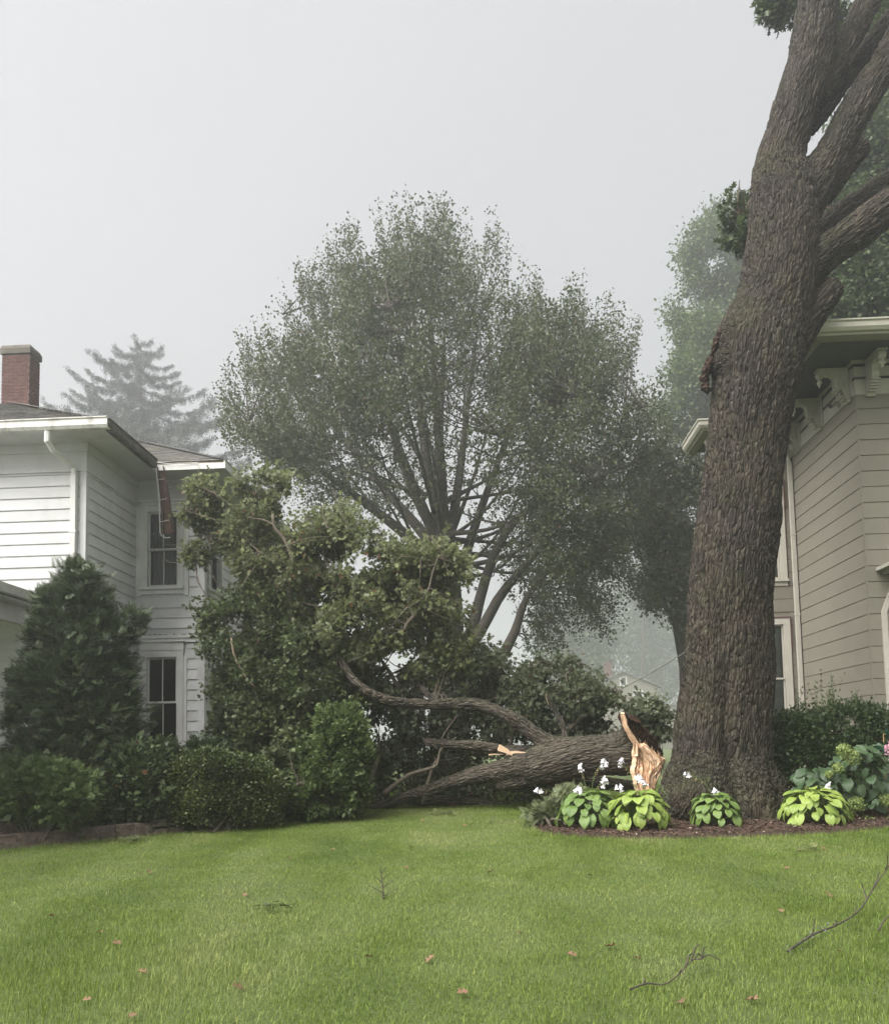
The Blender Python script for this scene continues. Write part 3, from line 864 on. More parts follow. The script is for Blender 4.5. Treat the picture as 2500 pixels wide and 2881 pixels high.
b = MB(); b.tube([(OV + 0.02, VW - OV - 0.03, ZS + 0.15), (OV + 0.3, VW - OV - 0.06, ZS + 0.10), (OV + 0.85, VW - OV - 0.05, ZS + 0.105), (OV + 0.86, VW - OV - 0.06, ZS - 0.03)], 0.008, 5)
b.build('bent_strip', M['gutter'], wh)
# the torn gutter hanging in front of the upper window, trough towards the street
top = at(449, 1312, 15.72); mid = at(462, 1400, 15.62); bot = at(470, 1500, 15.50)
def to_house(p, O=HO):
    d = np.array(p) - np.array(O)
    c, s = math.cos(ANG), math.sin(ANG)
    return np.array([d[0] * c - d[1] * s, d[0] * s + d[1] * c, d[2]])
tp, mp_, bt = to_house(top), to_house(mid), to_house(bot)
Pg, _ = spline([tp, mp_, bt], [0, 0, 0], 14)
hg = MB()
V = []
for i, p in enumerate(Pg):
    f = i / 13
    w = 0.055 + 0.035 * f
    prof = [(-w, 0.045), (-w * 1.02, -0.005), (-w * 0.7, -0.01), (-w * 0.66, 0.06), (0, 0.075), (w * 0.66, 0.07), (w * 1.0, 0.0), (w * 1.35, -0.03), (w * 1.38, 0.02), (w * 0.9, 0.11), (0, 0.115), (-w * 0.8, 0.1)]
    for a, c in prof: V.append((p[0] + a + 0.004 * math.sin(i * 2.1), p[1] + c, p[2]))
k = 12
Fs = [(i * k + j, i * k + (j + 1) % k, (i + 1) * k + (j + 1) % k, (i + 1) * k + j) for i in range(13) for j in range(k)] + [tuple(range(k))[::-1], tuple(range(13 * k, 14 * k))]
hg.add(V, Fs)
hgo = hg.build('hanging_gutter', M['rusty'], wh)
tag(hgo, 'rusty torn length of gutter hanging down from the eave corner')
b = MB()
b.tube([Pg[0] + (-0.06, -0.03, 0.0)] + [Pg[i] + (-0.068 - 0.0042 * i, -0.02, 0) for i in range(1, 14)] + [Pg[-1] + (-0.08, -0.03, -0.06), Pg[-1] + (0.0, -0.04, -0.10), Pg[-1] + (0.07, -0.03, -0.09)], 0.010, 5)
for i in (3, 7, 11): b.tube([Pg[i] + (-0.1, -0.03, 0.0), Pg[i] + (0.06, -0.035, 0.02)], 0.006, 5)
b.build('gutter_strap', M['gutter'], hgo)
# downspout at the front corner
b = MB()
q0 = np.array([-0.33, -OV - 0.06, ZS - 0.02])
b.tube([q0, q0 + (0, 0.0, -0.16), q0 + (0.04, 0.12, -0.28), (-0.17, -0.1, 6.5), (-0.155, -0.085, 6.32)], [0.05, 0.055, 0.05, 0.045, 0.043], 8)
b.box((-0.205, -0.125, ZB + 0.1), (-0.115, -0.035, 6.36)); b.box((-0.215, -0.13, 5.35), (-0.105, -0.034, 5.40)); b.box((-0.215, -0.13, 3.2), (-0.105, -0.034, 3.25))
b.build('downspout', M['white_trim'], wh)
# chimney of single bricks
CHM = to_house(at(60, 1000, 19.5))
cw, cd, zt, zb = 0.66, 0.46, 10.98, 8.4
core = MB(); core.box((CHM[0] - cw / 2 + 0.008, CHM[1] - cd / 2 + 0.008, zb), (CHM[0] + cw / 2 - 0.008, CHM[1] + cd / 2 - 0.008, zt))
ch = core.build('chimney', M['mortar'], wh)
bl, bh_, gap = 0.2, 0.066, 0.016
bricks = {}
def brick(lx, ly, p):
    key = (round(lx, 3), round(ly, 3))
    if key not in bricks:
        q = MB(); q.box((0, 0, 0), (lx, ly, bh_)); me = q.mesh('brick'); me.materials.append(M['brick']); bricks[key] = me
    o = link('brick', bricks[key], ch, loc=(p[0] + random.uniform(-0.002, 0.002), p[1] + random.uniform(-0.002, 0.002), p[2]))
random.seed(3)
for r in range(int((zt - zb) / (bh_ + gap))):
    z = zb + r * (bh_ + gap)
    off = (r % 2) * 0.106
    x = -off
    while x < cw - 0.02:
        a, c = max(x, 0), min(x + bl, cw)
        if c - a > 0.03: brick(c - a, 0.05, (CHM[0] - cw / 2 + a, CHM[1] - cd / 2, z))
        x += bl + gap
    y = 0.062 - (1 - r % 2) * 0.1
    while y < cd - 0.02:
        a, c = max(y, 0.062), min(y + bl, cd)
        if c - a > 0.03: brick(0.05, c - a, (CHM[0] + cw / 2 - 0.05, CHM[1] - cd / 2 + a, z))
        y += bl + gap
b = MB()
V = []
prof = [(0.0, -0.02), (0.035, 0.0), (0.035, 0.13), (0.005, 0.20), (0.0, 0.21)]
for o_, z in prof:
    for sx, sy in ((-1, -1), (1, -1), (1, 1), (-1, 1)): V.append((CHM[0] + sx * (cw / 2 + o_), CHM[1] + sy * (cd / 2 + o_), zt + z))
b.add(V, [(i * 4 + j, i * 4 + (j + 1) % 4, i * 4 + 4 + (j + 1) % 4, i * 4 + 4 + j) for i in range(4) for j in range(4)] + [(16, 17, 18, 19)])
b.build('chimney_cap', M['concrete'], ch)
# porch on the left; its unseen roof and soffit are deepened to darken it
PE = to_house(at(4, 1668, 13.0))
pu, pz = PE[0], PE[2]
b = MB()
b.sweep([(0, 0), (0.1, 0), (0.13, 0.1), (0.14, 0.13), (0, 0.13)], (pu, -6.0, pz), (pu, -0.03, pz), (1, 0, 0), (0, 0, 1)); b.build('porch_gutter', M['gutter'], wh)
b = MB(); V = [(pu, -6.0, pz + 0.05), (pu, -0.03, pz + 0.05), (pu - 5, -0.03, pz + 1.2), (pu - 5, -6.0, pz + 1.2)]
b.add(V + [(x, y, z - 0.06) for x, y, z in V], [(0, 1, 2, 3), (7, 6, 5, 4), (0, 4, 5, 1), (1, 5, 6, 2), (2, 6, 7, 3), (3, 7, 4, 0)]); b.build('porch_roof', M['shingle'], wh)
b = MB(); b.box((pu - 5, -5.98, pz - 0.05), (pu - 0.02, -0.03, pz - 0.011)); b.box((pu - 0.36, -5.9, pz - 0.34), (pu - 0.22, -0.03, pz - 0.051)); b.build('porch_soffit', M['white_trim'], wh)
b = MB(); b.box((pu - 0.35, -1.88, 1.0), (pu - 0.23, -1.76, pz - 0.341)); b.box((pu - 0.38, -1.91, 0.6), (pu - 0.2, -1.73, 0.99)); b.build('porch_post', M['white_trim'], wh)
b = MB(); b.box((-9, -2.1, 0.3), (pu - 0.1, -0.031, 0.62)); b.build('porch_floor', M['concrete'], wh)
bx = at(37, 1905, 14.2)
b = MB()
b.box((-0.065, -0.12, -0.09), (0.065, 0.0, 0.075)); b.add([(-0.075, -0.135, 0.07), (0.075, -0.135, 0.07), (0.075, 0.0, 0.11), (-0.075, 0.0, 0.11), (-0.075, -0.135, 0.055), (0.075, -0.135, 0.055), (0.075, 0, 0.09), (-0.075, 0, 0.09)], [(0, 1, 2, 3), (7, 6, 5, 4), (0, 4, 5, 1), (1, 5, 6, 2), (3, 2, 6, 7), (0, 3, 7, 4)])
b.box((-0.075, -0.03, -0.11), (-0.04, 0, -0.09))
tag(b.build('mailbox', M['dark_stripe'], None, loc=tuple(bx), rot=(0, 0, -ANG)), 'small dark box mounted on the porch wall beside the tall yew', 'mailbox')

# ------------------------------------------------------------------ the tan house
TO = (7.30, 14.5, 0.0)
th = thing('tan_house', TO, 'tan clapboard house with carved eave brackets, behind the standing oak', 'house', rz=-ANG)
def to_tan(p): return to_house(p, TO)
TV = 3.25                     # side wall depth, then the wing front
TB, TF, TS = 0.4, 7.62, 8.2   # base, frieze bottom, soffit
TOV = 1.1
TBH = 0.278
TM = M['tan_siding']; CM = M['cream_trim']
# side wall (faces left): wall frame runs from the back corner to the front corner
wall(th, (0, TV, 0), -math.pi / 2, TV, TB, TF, TBH, 0.016, TM, shiplap=True, seed=11)
wall(th, (0.0, 0, 0), 0, 4.0, TB, TF, TBH, 0.016, TM, shiplap=True, seed=12)
cr = to_tan(at(2225, 1850, TO[1] + TV))[0]
WD = 1.2
TOW = 0.25
TOL = 0.72
WG = 1.17                     # wing front from u=-WG to 0
gx1 = cr - 0.13 + WG; gx0 = gx1 - 0.72
ho = lambda a, b_: (gx0, gx1, a, b_, gx0 - 0.16, gx1 + 0.165, a - 0.16, b_ + 0.19)
z_ = lambda py: at(2205, py, TO[1] + TV)[2]
lz0, lz1, lr = z_(2120), z_(1757), z_(1909)
uz0 = z_(1627); uz1 = uz0 + 1.95
wall(th, (-WG, TV, 0), 0, WG, TB, TF, TBH, 0.016, TM, shiplap=True, holes=(ho(lz0, lz1), ho(uz0, uz1)), seed=13)
wall(th, (-WG, TV + WD, 0), -math.pi / 2, WD, TB, TF, TBH, 0.016, TM, shiplap=True, seed=14)
window(th, (-WG, TV, 0), 0, gx0, gx1, lz0, lz1, lr, CM, CM, cw=0.13, back='blind', muntin=False, head=False, edge_m=M['maroon'])
window(th, (-WG, TV, 0), 0, gx0, gx1, uz0, uz1, (uz0 + uz1) / 2, CM, CM, cw=0.13, back='blind', muntin=False, head=False, edge_m=M['maroon'])
b = MB(); b.box((-0.02, -0.02, TB), (0.0, 0.02, TF)); b.build('corner_bead', TM, th)
# frieze in layers, following the three walls: (u,v) corner path seen from outside
path = [(-WG, TV + WD), (-WG, TV), (0, TV), (0, 0), (4, 0)]
def band(z0, z1, out, m, name='frieze'):
    """a band of thickness `out` round the walls"""
    b = MB()
    pts = []
    o_ = out
    pts_in = path
    pts_out = [(-WG - o_, TV + WD), (-WG - o_, TV - o_), (-o_, TV - o_), (-o_, -o_), (4, -o_)]
    V = [(u, v, z0) for u, v in pts_out] + [(u, v, z0) for u, v in pts_in] + [(u, v, z1) for u, v in pts_out] + [(u, v, z1) for u, v in pts_in]
    Fs = []
    for i in range(4):
        Fs += [(i, i + 1, 10 + i + 1, 10 + i), (5 + i, 5 + i + 1, i + 1, i), (10 + i, 10 + i + 1, 15 + i + 1, 15 + i)]
    b.add(V, Fs)
    return b.build(name, m, th)
band(TF - 0.02, 7.87, 0.03, CM)
band(7.8705, 7.915, 0.04, M['dark_stripe'], 'frieze_stripe')
band(7.9155, TS - 0.1, 0.028, CM)
band(TS - 0.0995, TS - 0.055, 0.05, M['dark_stripe'], 'frieze_stripe')
band(TS - 0.0545, TS - 0.001, 0.085, CM, 'bed_moulding')
# soffit, fascia, gutter round the eave
eo = [(-WG - TOL, TV + WD), (-WG - TOL, TV - TOW), (-TOV, TV - TOW), (-TOV, -TOV), (4, -TOV)]
b = MB()
for lo, hi in (((-WG - TOL, TV - TOW, TS), (-WG, TV + WD, TS + 0.03)), ((-WG, TV - TOW, TS + 0.0005), (0, TV, TS + 0.03)), ((-TOV, -TOV, TS), (0, TV - TOW, TS + 0.0302)), ((0, -TOV, TS + 0.0003), (4, 0, TS + 0.03))):
    b.box(lo, hi)
b.build('soffit', M['soffit_green'], th)
def run(prof, z, m, name, off=0.0):
    """a moulding swept round the eave path with mitred corners; profile (out, up)"""
    b = MB(); n = len(prof)
    V = []
    for (u, v), (du, dv) in zip(eo, ((-1, 0), (-1, -1), (-1, -1), (-1, -1), (0, -1))):
        for (o_, h) in prof: V.append((u + du * (o_ + off), v + dv * (o_ + off), z + h))
    Fs = [(i * n + j, i * n + (j + 1) % n, (i + 1) * n + (j + 1) % n, (i + 1) * n + j) for i in range(4) for j in range(n)]
    b.add(V, Fs + [tuple(range(n)), tuple(range(4 * n, 5 * n))[::-1]])
    return b.build(name, m, th)
run([(-0.17, 0.0), (-0.02, -0.002), (-0.03, -0.03), (-0.1, -0.06), (-0.16, -0.065)], TS, TM, 'soffit_moulding')
run([(-0.02, -0.02), (0.0, -0.02), (0.01, 0.14), (-0.02, 0.14)], TS, CM, 'fascia')
run([(0.011, 0.02), (0.06, 0.02), (0.10, 0.07), (0.11, 0.15), (0.135, 0.165), (0.135, 0.19), (0.011, 0.19)], TS, CM, 'gutter')
rl = math.sqrt(1 + 0.45 ** 2)
roof_slope(th, (-TOV - 0.02, 0, TS + 0.17), (0, 1, 0), (1, 0, 0.32), lambda t: -TOV + t / 1.05, lambda t: TV - TOW, 2.0, M['dark_shingle'], seed=21)
roof_slope(th, (0, -TOV - 0.02, TS + 0.171), (1, 0, 0), (0, 1, 0.32), lambda t: -TOV + t / 1.05, lambda t: 4, 4.0, M['dark_shingle'], seed=22)
roof_slope(th, (0, TV - TOW - 0.02, TS + 0.17), (1, 0, 0), (0, 1, 0.32), lambda t: -WG - TOL + t / 1.05, lambda t: -TOV + t * 0.9, 4.0, M['dark_shingle'], seed=23)
roof_slope(th, (-WG - TOL - 0.02, 0, TS + 0.172), (0, 1, 0), (1, 0, 0.32), lambda t: min(TV - TOW + t / 1.05, TV + WD - .05), lambda t: TV + WD, 4.0, M['dark_shingle'], seed=24)
# carved brackets: one mesh, shared
outl = [(0, 0), (0.80, 0), (0.84, -0.05), (0.82, -0.12), (0.76, -0.17), (0.70, -0.17), (0.665, -0.12), (0.60, -0.105), (0.50, -0.11), (0.43, -0.15), (0.40, -0.22), (0.405, -0.30), (0.385, -0.37), (0.34, -0.42), (0.285, -0.44), (0.25, -0.41), (0.215, -0.43), (0.20, -0.49), (0.17, -0.52), (0.175, -0.57), (0.13, -0.60), (0.10, -0.66), (0.05, -0.69), (0.0, -0.69)]
q = MB()
q.sweep(outl, (-0.055, 0, 0), (0.055, 0, 0), (0, -1, 0), (0, 0, 1))
def ring(c, r0, r1, turns, x0, x1, n=26, w=0.018):
    for i in range(n):
        a0, a1 = turns * 6.283 * i / n, turns * 6.283 * (i + 1) / n
        ra, rb = r0 + (r1 - r0) * i / n, r0 + (r1 - r0) * (i + 1) / n
        V = []
        for a, r in ((a0, ra), (a1, rb)):
            for rr in (r, r + w):
                for x in (x0, x1): V.append((x, c[0] - rr * math.cos(a), c[1] + rr * math.sin(a)))
        q.add(V, [(0, 1, 5, 4), (2, 6, 7, 3), (1, 3, 7, 5), (0, 4, 6, 2), (0, 2, 3, 1), (4, 5, 7, 6)])
ring((-0.22, -0.34), 0.10, 0.03, 1.5, -0.072, 0.072)
ring((-0.55, -0.02), 0.045, 0.015, 1.2, -0.07, 0.07, 16, 0.014)
q.box((-0.075, -0.86, 0.001), (0.075, -0.0, 0.03)); q.box((-0.07, -0.07, -0.70), (0.07, -0.001, -0.66))
for k in range(5): q.box((-0.062, -0.40 + k * 0.055 - 0.02, -0.46 + k * -0.045), (0.062, -0.36 + k * 0.055, -0.43 + k * -0.045))
br_me = q.mesh('bracket'); br_me.materials.append(CM)
q = MB(); q.lathe([(0.0, 0.0), (0.05, 0.0), (0.03, -0.03), (0.055, -0.05), (0.062, -0.08), (0.05, -0.11), (0.025, -0.125), (0.03, -0.145), (0.018, -0.165), (0.0, -0.19)], (0, 0, 0), 12)
fin_me = q.mesh('finial', True); fin_me.materials.append(CM)
def bracket(u, v, rz):
    o = link('bracket', br_me, th, loc=(u, v, TS - 0.055), rot=(0, 0, rz)); o.scale = (1.15, 0.66, 0.85)
    link('finial', fin_me, o, loc=(0, -0.76, -0.165))
for v in (0.22, 1.55, 2.75): bracket(-0.03, v, -math.pi / 2)
for u in (0.22, 1.6, 2.9): bracket(u, -0.03, 0)
bracket(-WG - 0.03, TV + 0.18, -math.pi / 2) 
# pilaster blocks behind the brackets
for v in (0.22, 1.55, 2.75):
    b = MB(); b.box((-0.05, v - 0.17, 7.62), (-0.0305, v + 0.17, TS - 0.0555)); b.build('bracket_block', CM, th)
# downspout in the inner corner
b = MB()
b.tube([(-0.62, TV - 0.35, TS - 0.02), (-0.5, TV - 0.3, 7.95), (-0.28, TV - 0.2, 7.72), (-0.12, TV - 0.11, 7.6), (-0.085, TV - 0.09, 7.45)], 0.045, 8)
b.box((-0.125, TV - 0.13, TB + 0.1), (-0.045, TV - 0.05, 7.47))
for z in (5.9, 4.2, 2.6): b.box((-0.135, TV - 0.14, z), (-0.035, TV - 0.045, z + 0.03))
b.build('downspout', CM, th)
# flood light on the frieze
b = MB()
b.box((-0.06, 0.58, 7.66), (-0.0305, 0.68, 7.80))
b.tube([(-0.06, 0.63, 7.74), (-0.22, 0.56, 7.64)], [0.03, 0.042], 10); b.tube([(-0.2205, 0.5598, 7.6397), (-0.23, 0.5555, 7.6335)], 0.038, 10, 1)
tag(b.build('wall_light', [CM, M['dark_stripe']], th), 'small cylindrical light fixed under the eave')
# the hooded door surround cut by the right edge of the picture
hz1 = to_tan(at(2456, 1600, TO[1]))
b = MB()
u0 = hz1[0] + 0.03
zt = at(2470, 1588, 14.2)[2]
for k, (o_, h0, h1) in enumerate(((0.62, -0.06, 0.0), (0.58, -0.12, -0.061), (0.50, -0.24, -0.121), (0.44, -0.36, -0.241))):
    b.box((u0 + 0.16 * k * 0.7, -o_ + 0.05, zt + h0), (4, -0.018, zt + h1 - 0.0005))
b.build('door_hood', CM, th)
b = MB()
d0 = to_tan(at(2487, 1900, 14.48))[0]
ztop = at(2490, 1722, 14.48)[2]
b.box((d0, -0.055, TB), (d0 + 0.09, -0.018, ztop)); 
b.add([(d0, -0.056, ztop + 0.0), (d0 + 0.09, -0.056, ztop), (d0 + 0.30, -0.056, ztop + 0.5), (d0 + 0.21, -0.056, ztop + 0.5), (d0, -0.018, ztop), (d0 + 0.09, -0.018, ztop), (d0 + 0.30, -0.018, ztop + 0.5), (d0 + 0.21, -0.018, ztop + 0.5)], [(0, 1, 2, 3), (7, 6, 5, 4), (0, 4, 5, 1), (1, 5, 6, 2), (2, 6, 7, 3), (3, 7, 4, 0)])
b.box((d0 + 0.21, -0.054, ztop + 0.5), (4, -0.018, ztop + 0.59))
b.build('door_surround', CM, th)
# retaining wall of stacked blocks
A_ = np.vstack([ease([ground_at(*q)[:2] for q in ((-300, 2425), (0, 2394), (200, 2374), (380, 2357), (515, 2343))], 200)])
seg = np.concatenate([[0], np.cumsum(np.linalg.norm(np.diff(A_, axis=0), axis=1))])
rw = thing('retaining_wall', (float(A_[100][0]), float(A_[100][1]), gzf(*A_[100])), 'low two-course wall of rough brown blocks edging the left shrub bed', 'retaining wall')
rs = random.Random(8)
bms = []
for k in range(6):
    bm = bmesh.new()
    bmesh.ops.create_cube(bm, size=1)
    bmesh.ops.subdivide_edges(bm, edges=bm.edges, cuts=1, use_grid_fill=True)
    for v in bm.verts:
        v.co += Vector((rs.uniform(-0.03, 0.03), rs.uniform(-0.07, 0.05), rs.uniform(-0.035, 0.035)))
    me = bpy.data.meshes.new('block'); bm.to_mesh(me); bm.free()
    me.materials.append(M['block']); bms.append(me)
tot = seg[-1]
for r in range(2):
    s = 0.0 if r == 0 else 0.13
    while s < tot - 0.1:
        L_ = rs.uniform(0.20, 0.27)
        if r == 1 and tot - s < 0.3: L_ = 0.3
        c = s + L_ / 2
        x = np.interp(c, seg, A_[:, 0]); y = np.interp(c, seg, A_[:, 1])
        x2 = np.interp(c + 0.05, seg, A_[:, 0]); y2 = np.interp(c + 0.05, seg, A_[:, 1])
        a = math.atan2(y2 - y, x2 - x) if c + 0.05 < tot else a
        o = link('block', bms[rs.randrange(6)], rw)
        hgt = 0.1
        o.location = (x - rw.location[0] - 0.0 + math.sin(a) * -0.06 - 0.02 * r * math.sin(a), y - rw.location[1] + 0.06 + 0.02 * r, gzf(x, y) - rw.location[2] + 0.04 + r * 0.102 + (0.03 if s > tot - 0.7 and r == 1 else 0))
        o.rotation_euler = (0, 0, a + rs.uniform(-0.05, 0.05))
        o.scale = (L_ * 0.985, 0.17, hgt)
        s += L_ + 0.004
# ------------------------------------------------------------------ organic limbs: voxel-joined tubes with real bark relief
def limb_mesh(name, limbs, voxel=0.035, smooth=6, ridge=0.02, cell=20.0, squeeze=0.22, sub=1, extra=None):
    """limbs: list of (points, radii). Joined, smoothed, then every vertex is pushed along its normal by a bark pattern
    that runs along the limb it belongs to."""
    b = MB()
    SK = []                     # skeleton samples: p, radius, frame, s
    for it in limbs:
        pts, rad = it[:2]
        n = max(6, int(sum(np.linalg.norm(np.diff(np.asarray(pts, float), axis=0), axis=1)) / 0.08))
        P, R = spline(pts, rad, n)
        T, N, B = frames(P)
        s = np.concatenate([[0], np.cumsum(np.linalg.norm(np.diff(P, axis=0), axis=1))])
        off = len(SK) * 0
        if len(it) < 3:
          for i in range(len(P)): SK.append((P[i], R[i], T[i], N[i], B[i], s[i]))
        b.tube(P, R, 20)
    me = b.mesh(name)
    o = bpy.data.objects.new('tmp', me); COL.objects.link(o)
    m = o.modifiers.new('r', 'REMESH'); m.mode = 'VOXEL'; m.voxel_size = voxel
    m = o.modifiers.new('s', 'SMOOTH'); m.iterations = smooth; m.factor = 0.5
    if sub:
        m = o.modifiers.new('u', 'SUBSURF'); m.levels = sub; m.render_levels = sub
    dg = bpy.context.evaluated_depsgraph_get()
    ev = bpy.data.meshes.new_from_object(o.evaluated_get(dg))
    bpy.data.objects.remove(o); bpy.data.meshes.remove(me)
    nv = len(ev.vertices)
    V = np.empty(nv * 3, np.float32); ev.vertices.foreach_get('co', V); V = V.reshape(-1, 3).astype(float)
    Nn = np.empty(nv * 3, np.float32); ev.vertices.foreach_get('normal', Nn); Nn = Nn.reshape(-1, 3).astype(float)
    SP = np.array([k[0] for k in SK]); SR = np.array([k[1] for k in SK]); ST = np.array([k[2] for k in SK]); SN = np.array([k[3] for k in SK]); SB = np.array([k[4] for k in SK]); SS = np.array([k[5] for k in SK])
    Q = np.empty((nv, 3))
    for i in range(0, nv, 20000):
        v = V[i:i + 20000]
        d2 = (v ** 2).sum(1)[:, None] + (SP ** 2).sum(1)[None] - 2 * v @ SP.T
        j = np.argmin(np.sqrt(np.maximum(d2, 0)) - SR[None], axis=1)
        r = v - SP[j]
        ds = (r * ST[j]).sum(1)
        rad = np.column_stack([(r * SN[j]).sum(1), (r * SB[j]).sum(1)])
        # fixed-radius coordinates keep the ridges from fanning on tapering limbs
        rr = np.linalg.norm(rad, axis=1)[:, None] + 1e-6
        Q[i:i + 20000] = np.column_stack([rad / rr * np.maximum(rr, 0.05), SS[j] + ds])
    h = np.empty(nv)
    vor = mn.voronoi; noi = mn.noise
    for i in range(nv):
        x, y, z = Q[i]
        w = noi((x * 6, y * 6, z * 2.2)); w2 = noi((x * 6 + 9, y * 6, z * 2.2))
        d = vor((x * cell + w * 0.9, y * cell + w2 * 0.9, z * cell * squeeze + w))[0]
        e = (d[1] - d[0]) * 2.2
        d2 = vor((x * cell * .42 + w2 * .8, y * cell * .42 + w * .8, z * cell * squeeze * .7 + w2))[0]
        e2 = min(1.0, (d2[1] - d2[0]) * 2.6)
        h[i] = 0.72 * min(1.0, e * 1.25) ** 0.7 + 0.38 * e2 ** .7 + 0.22 * w
    big = np.array([noi((x * 1.6, y * 1.6, z * 0.9)) for x, y, z in V])
    V2 = V + Nn * ((h - 0.6) * ridge + big * ridge * 0.9)[:, None]
    if extra is not None: V2 = extra(V2, Nn, V)
    ev.vertices.foreach_set('co', V2.astype(np.float32).ravel())
    at_ = ev.attributes.new('barkco', 'FLOAT_VECTOR', 'POINT')
    at_.data.foreach_set('vector', Q.astype(np.float32).ravel())
    ev.polygons.foreach_set('use_smooth', np.ones(len(ev.polygons), dtype=bool))
    ev.materials.clear()
    ev.name = name
    ev.update()
    return ev

S_ = 2500 / 1792.0
def pxs(pts, Y):
    """photo points (in 1792-wide pixels) and widths -> 3-D points and radii; entries (x, y, width[, dY])"""
    P = []; R = []
    for q in pts:
        Yq = Y + (q[3] if len(q) > 3 else 0)
        P.append(at(q[0] * S_, q[1] * S_, Yq)); R.append(q[2] * S_ / F_PX * Yq / 2)
    return P, R

# ------------------------------------------------------------------ the standing oak
OY = 13.2
oak_c = at(1458 * S_, 1625 * S_, OY)
oak_base = (float(oak_c[0]), OY, gzf(oak_c[0], OY))
oak = thing('oak_tree', oak_base, 'massive standing oak with deeply ridged bark beside the tan house', 'tree')
limbs = []
main = [(1455, 1690, 216), (1456, 1600, 212), (1457, 1500, 200), (1464, 1400, 190), (1468, 1300, 182), (1473, 1185, 176), (1482, 1088, 172), (1502, 929, 163), (1511, 833, 172), (1526, 720, 190), (1542, 655, 176), (1563, 590, 160), (1576, 481, 146), (1578, 400, 140), (1573, 326, 104), (1591, 260, 98), (1608, 200, 98), (1632, 121, 94), (1650, 0, 94), (1668, -120, 92)]
main = [(q[0], q[1], q[2] * .95) for q in main]
limbs.append(pxs(main, OY))
limbs.append(pxs([(1590, 470, 100), (1622, 400, 92), (1668, 326, 76), (1703, 260, 68, .05), (1738, 200, 67, .1), (1770, 150, 66, .15), (1806, 90, 66, .2), (1846, 20, 64, .3), (1890, -80, 62, .4)], OY))
limbs.append(pxs([(1630, 260, 34, .45), (1672, 205, 36, .6), (1712, 145, 40, .9), (1756, 90, 42, 1.2), (1830, 0, 44, 1.6)], OY))
limbs.append(pxs([(1645, 200, 46, .1), (1684, 130, 48, .3), (1716, 70, 48, .5), (1748, 0, 52, .7), (1785, -80, 50, .9)], OY))
limbs.append(pxs([(1555, 640, 120), (1608, 555, 92), (1662, 513, 76, -.1), (1722, 470, 70, -.2), (1792, 416, 68, -.3), (1860, 364, 66, -.4), (1950, 300, 62, -.5)], OY))
limbs.append(pxs([(1640, 470, 24, .8), (1690, 430, 40, 1.1), (1745, 392, 40, 1.4), (1810, 350, 38, 1.8)], OY + .2))
limbs.append(pxs([(1585, 710, 80, .0), (1632, 640, 64, .0), (1664, 600, 56, -.02), (1684, 576, 48, -.04)], OY))
limbs.append(pxs([(1650, 390, 70, .1), (1700, 334, 56, .1), (1736, 294, 46, .1)], OY))
limbs.append(pxs([(1512, 725, 150), (1476, 688, 92, -.1), (1452, 676, 56, -.12)], OY))
limbs.append(pxs([(1510, 765, 140), (1462, 736, 84, -.1), (1436, 730, 46, -.12)], OY))
# root flare
gz0 = oak_base[2]
for a, L_, r0, r1 in ((200, 1.02, .36, .12), (165, .80, .34, .12), (235, 1.0, .40, .16), (262, .88, .34, .14), (290, .92, .38, .14), (318, 1.0, .34, .12), (345, 1.02, .34, .10), (20, .9, .34, .12), (60, .9, .36, .12), (110, .9, .36, .12), (140, .9, .34, .12)):
    ar = R_(a)
    c = np.array([oak_c[0], OY, 0]); d = np.array([math.cos(ar), math.sin(ar), 0])
    p0 = c + d * 0.30 + np.array([0, 0, gz0 + 1.15]); p1 = c + d * 0.52 + np.array([0, 0, gz0 + 0.55])
    p2 = c + d * (0.55 + L_ * 0.28) + np.array([0, 0, gz0 + 0.16]); p3 = c + d * (0.5 + L_ * 0.62) + np.array([0, 0, gz0 - 0.14])
    limbs.append(([p0, p1, p2, p3], [r0 * .8, r0, r0 * .72, r1], False))
# the burr at the front left root
bq = at(1405 * S_, 1612 * S_, OY - .80)
limbs.append(([bq + (-.12, .1, -.25), bq + (0, 0, 0), bq + (.06, .25, .12)], [.28, .34, .24]))
def oak_scar(V, N, V0):
    # the fold down the front of the trunk where two stems grew together, deepest near the ground
    xf = at(1441 * S_, 1500 * S_, OY)[0]
    fade = np.clip((gz0 + 3.2 - V0[:, 2]) / 2.6, 0, 1)
    front = np.clip(-N[:, 1] * 2, 0, 1)
    V = V.copy()
    V[:, 1] += 0.17 * np.exp(-((V0[:, 0] - xf - 0.03 * np.sin(V0[:, 2] * 3)) / 0.10) ** 2) * fade * front
    return V
me = limb_mesh('trunk', limbs, voxel=0.036, smooth=7, ridge=0.046, cell=22.0, squeeze=0.115, sub=1, extra=oak_scar)
tr_o = link('trunk', me, oak, M['oak_bark'])
tr_o.location = -Vector(oak_base)
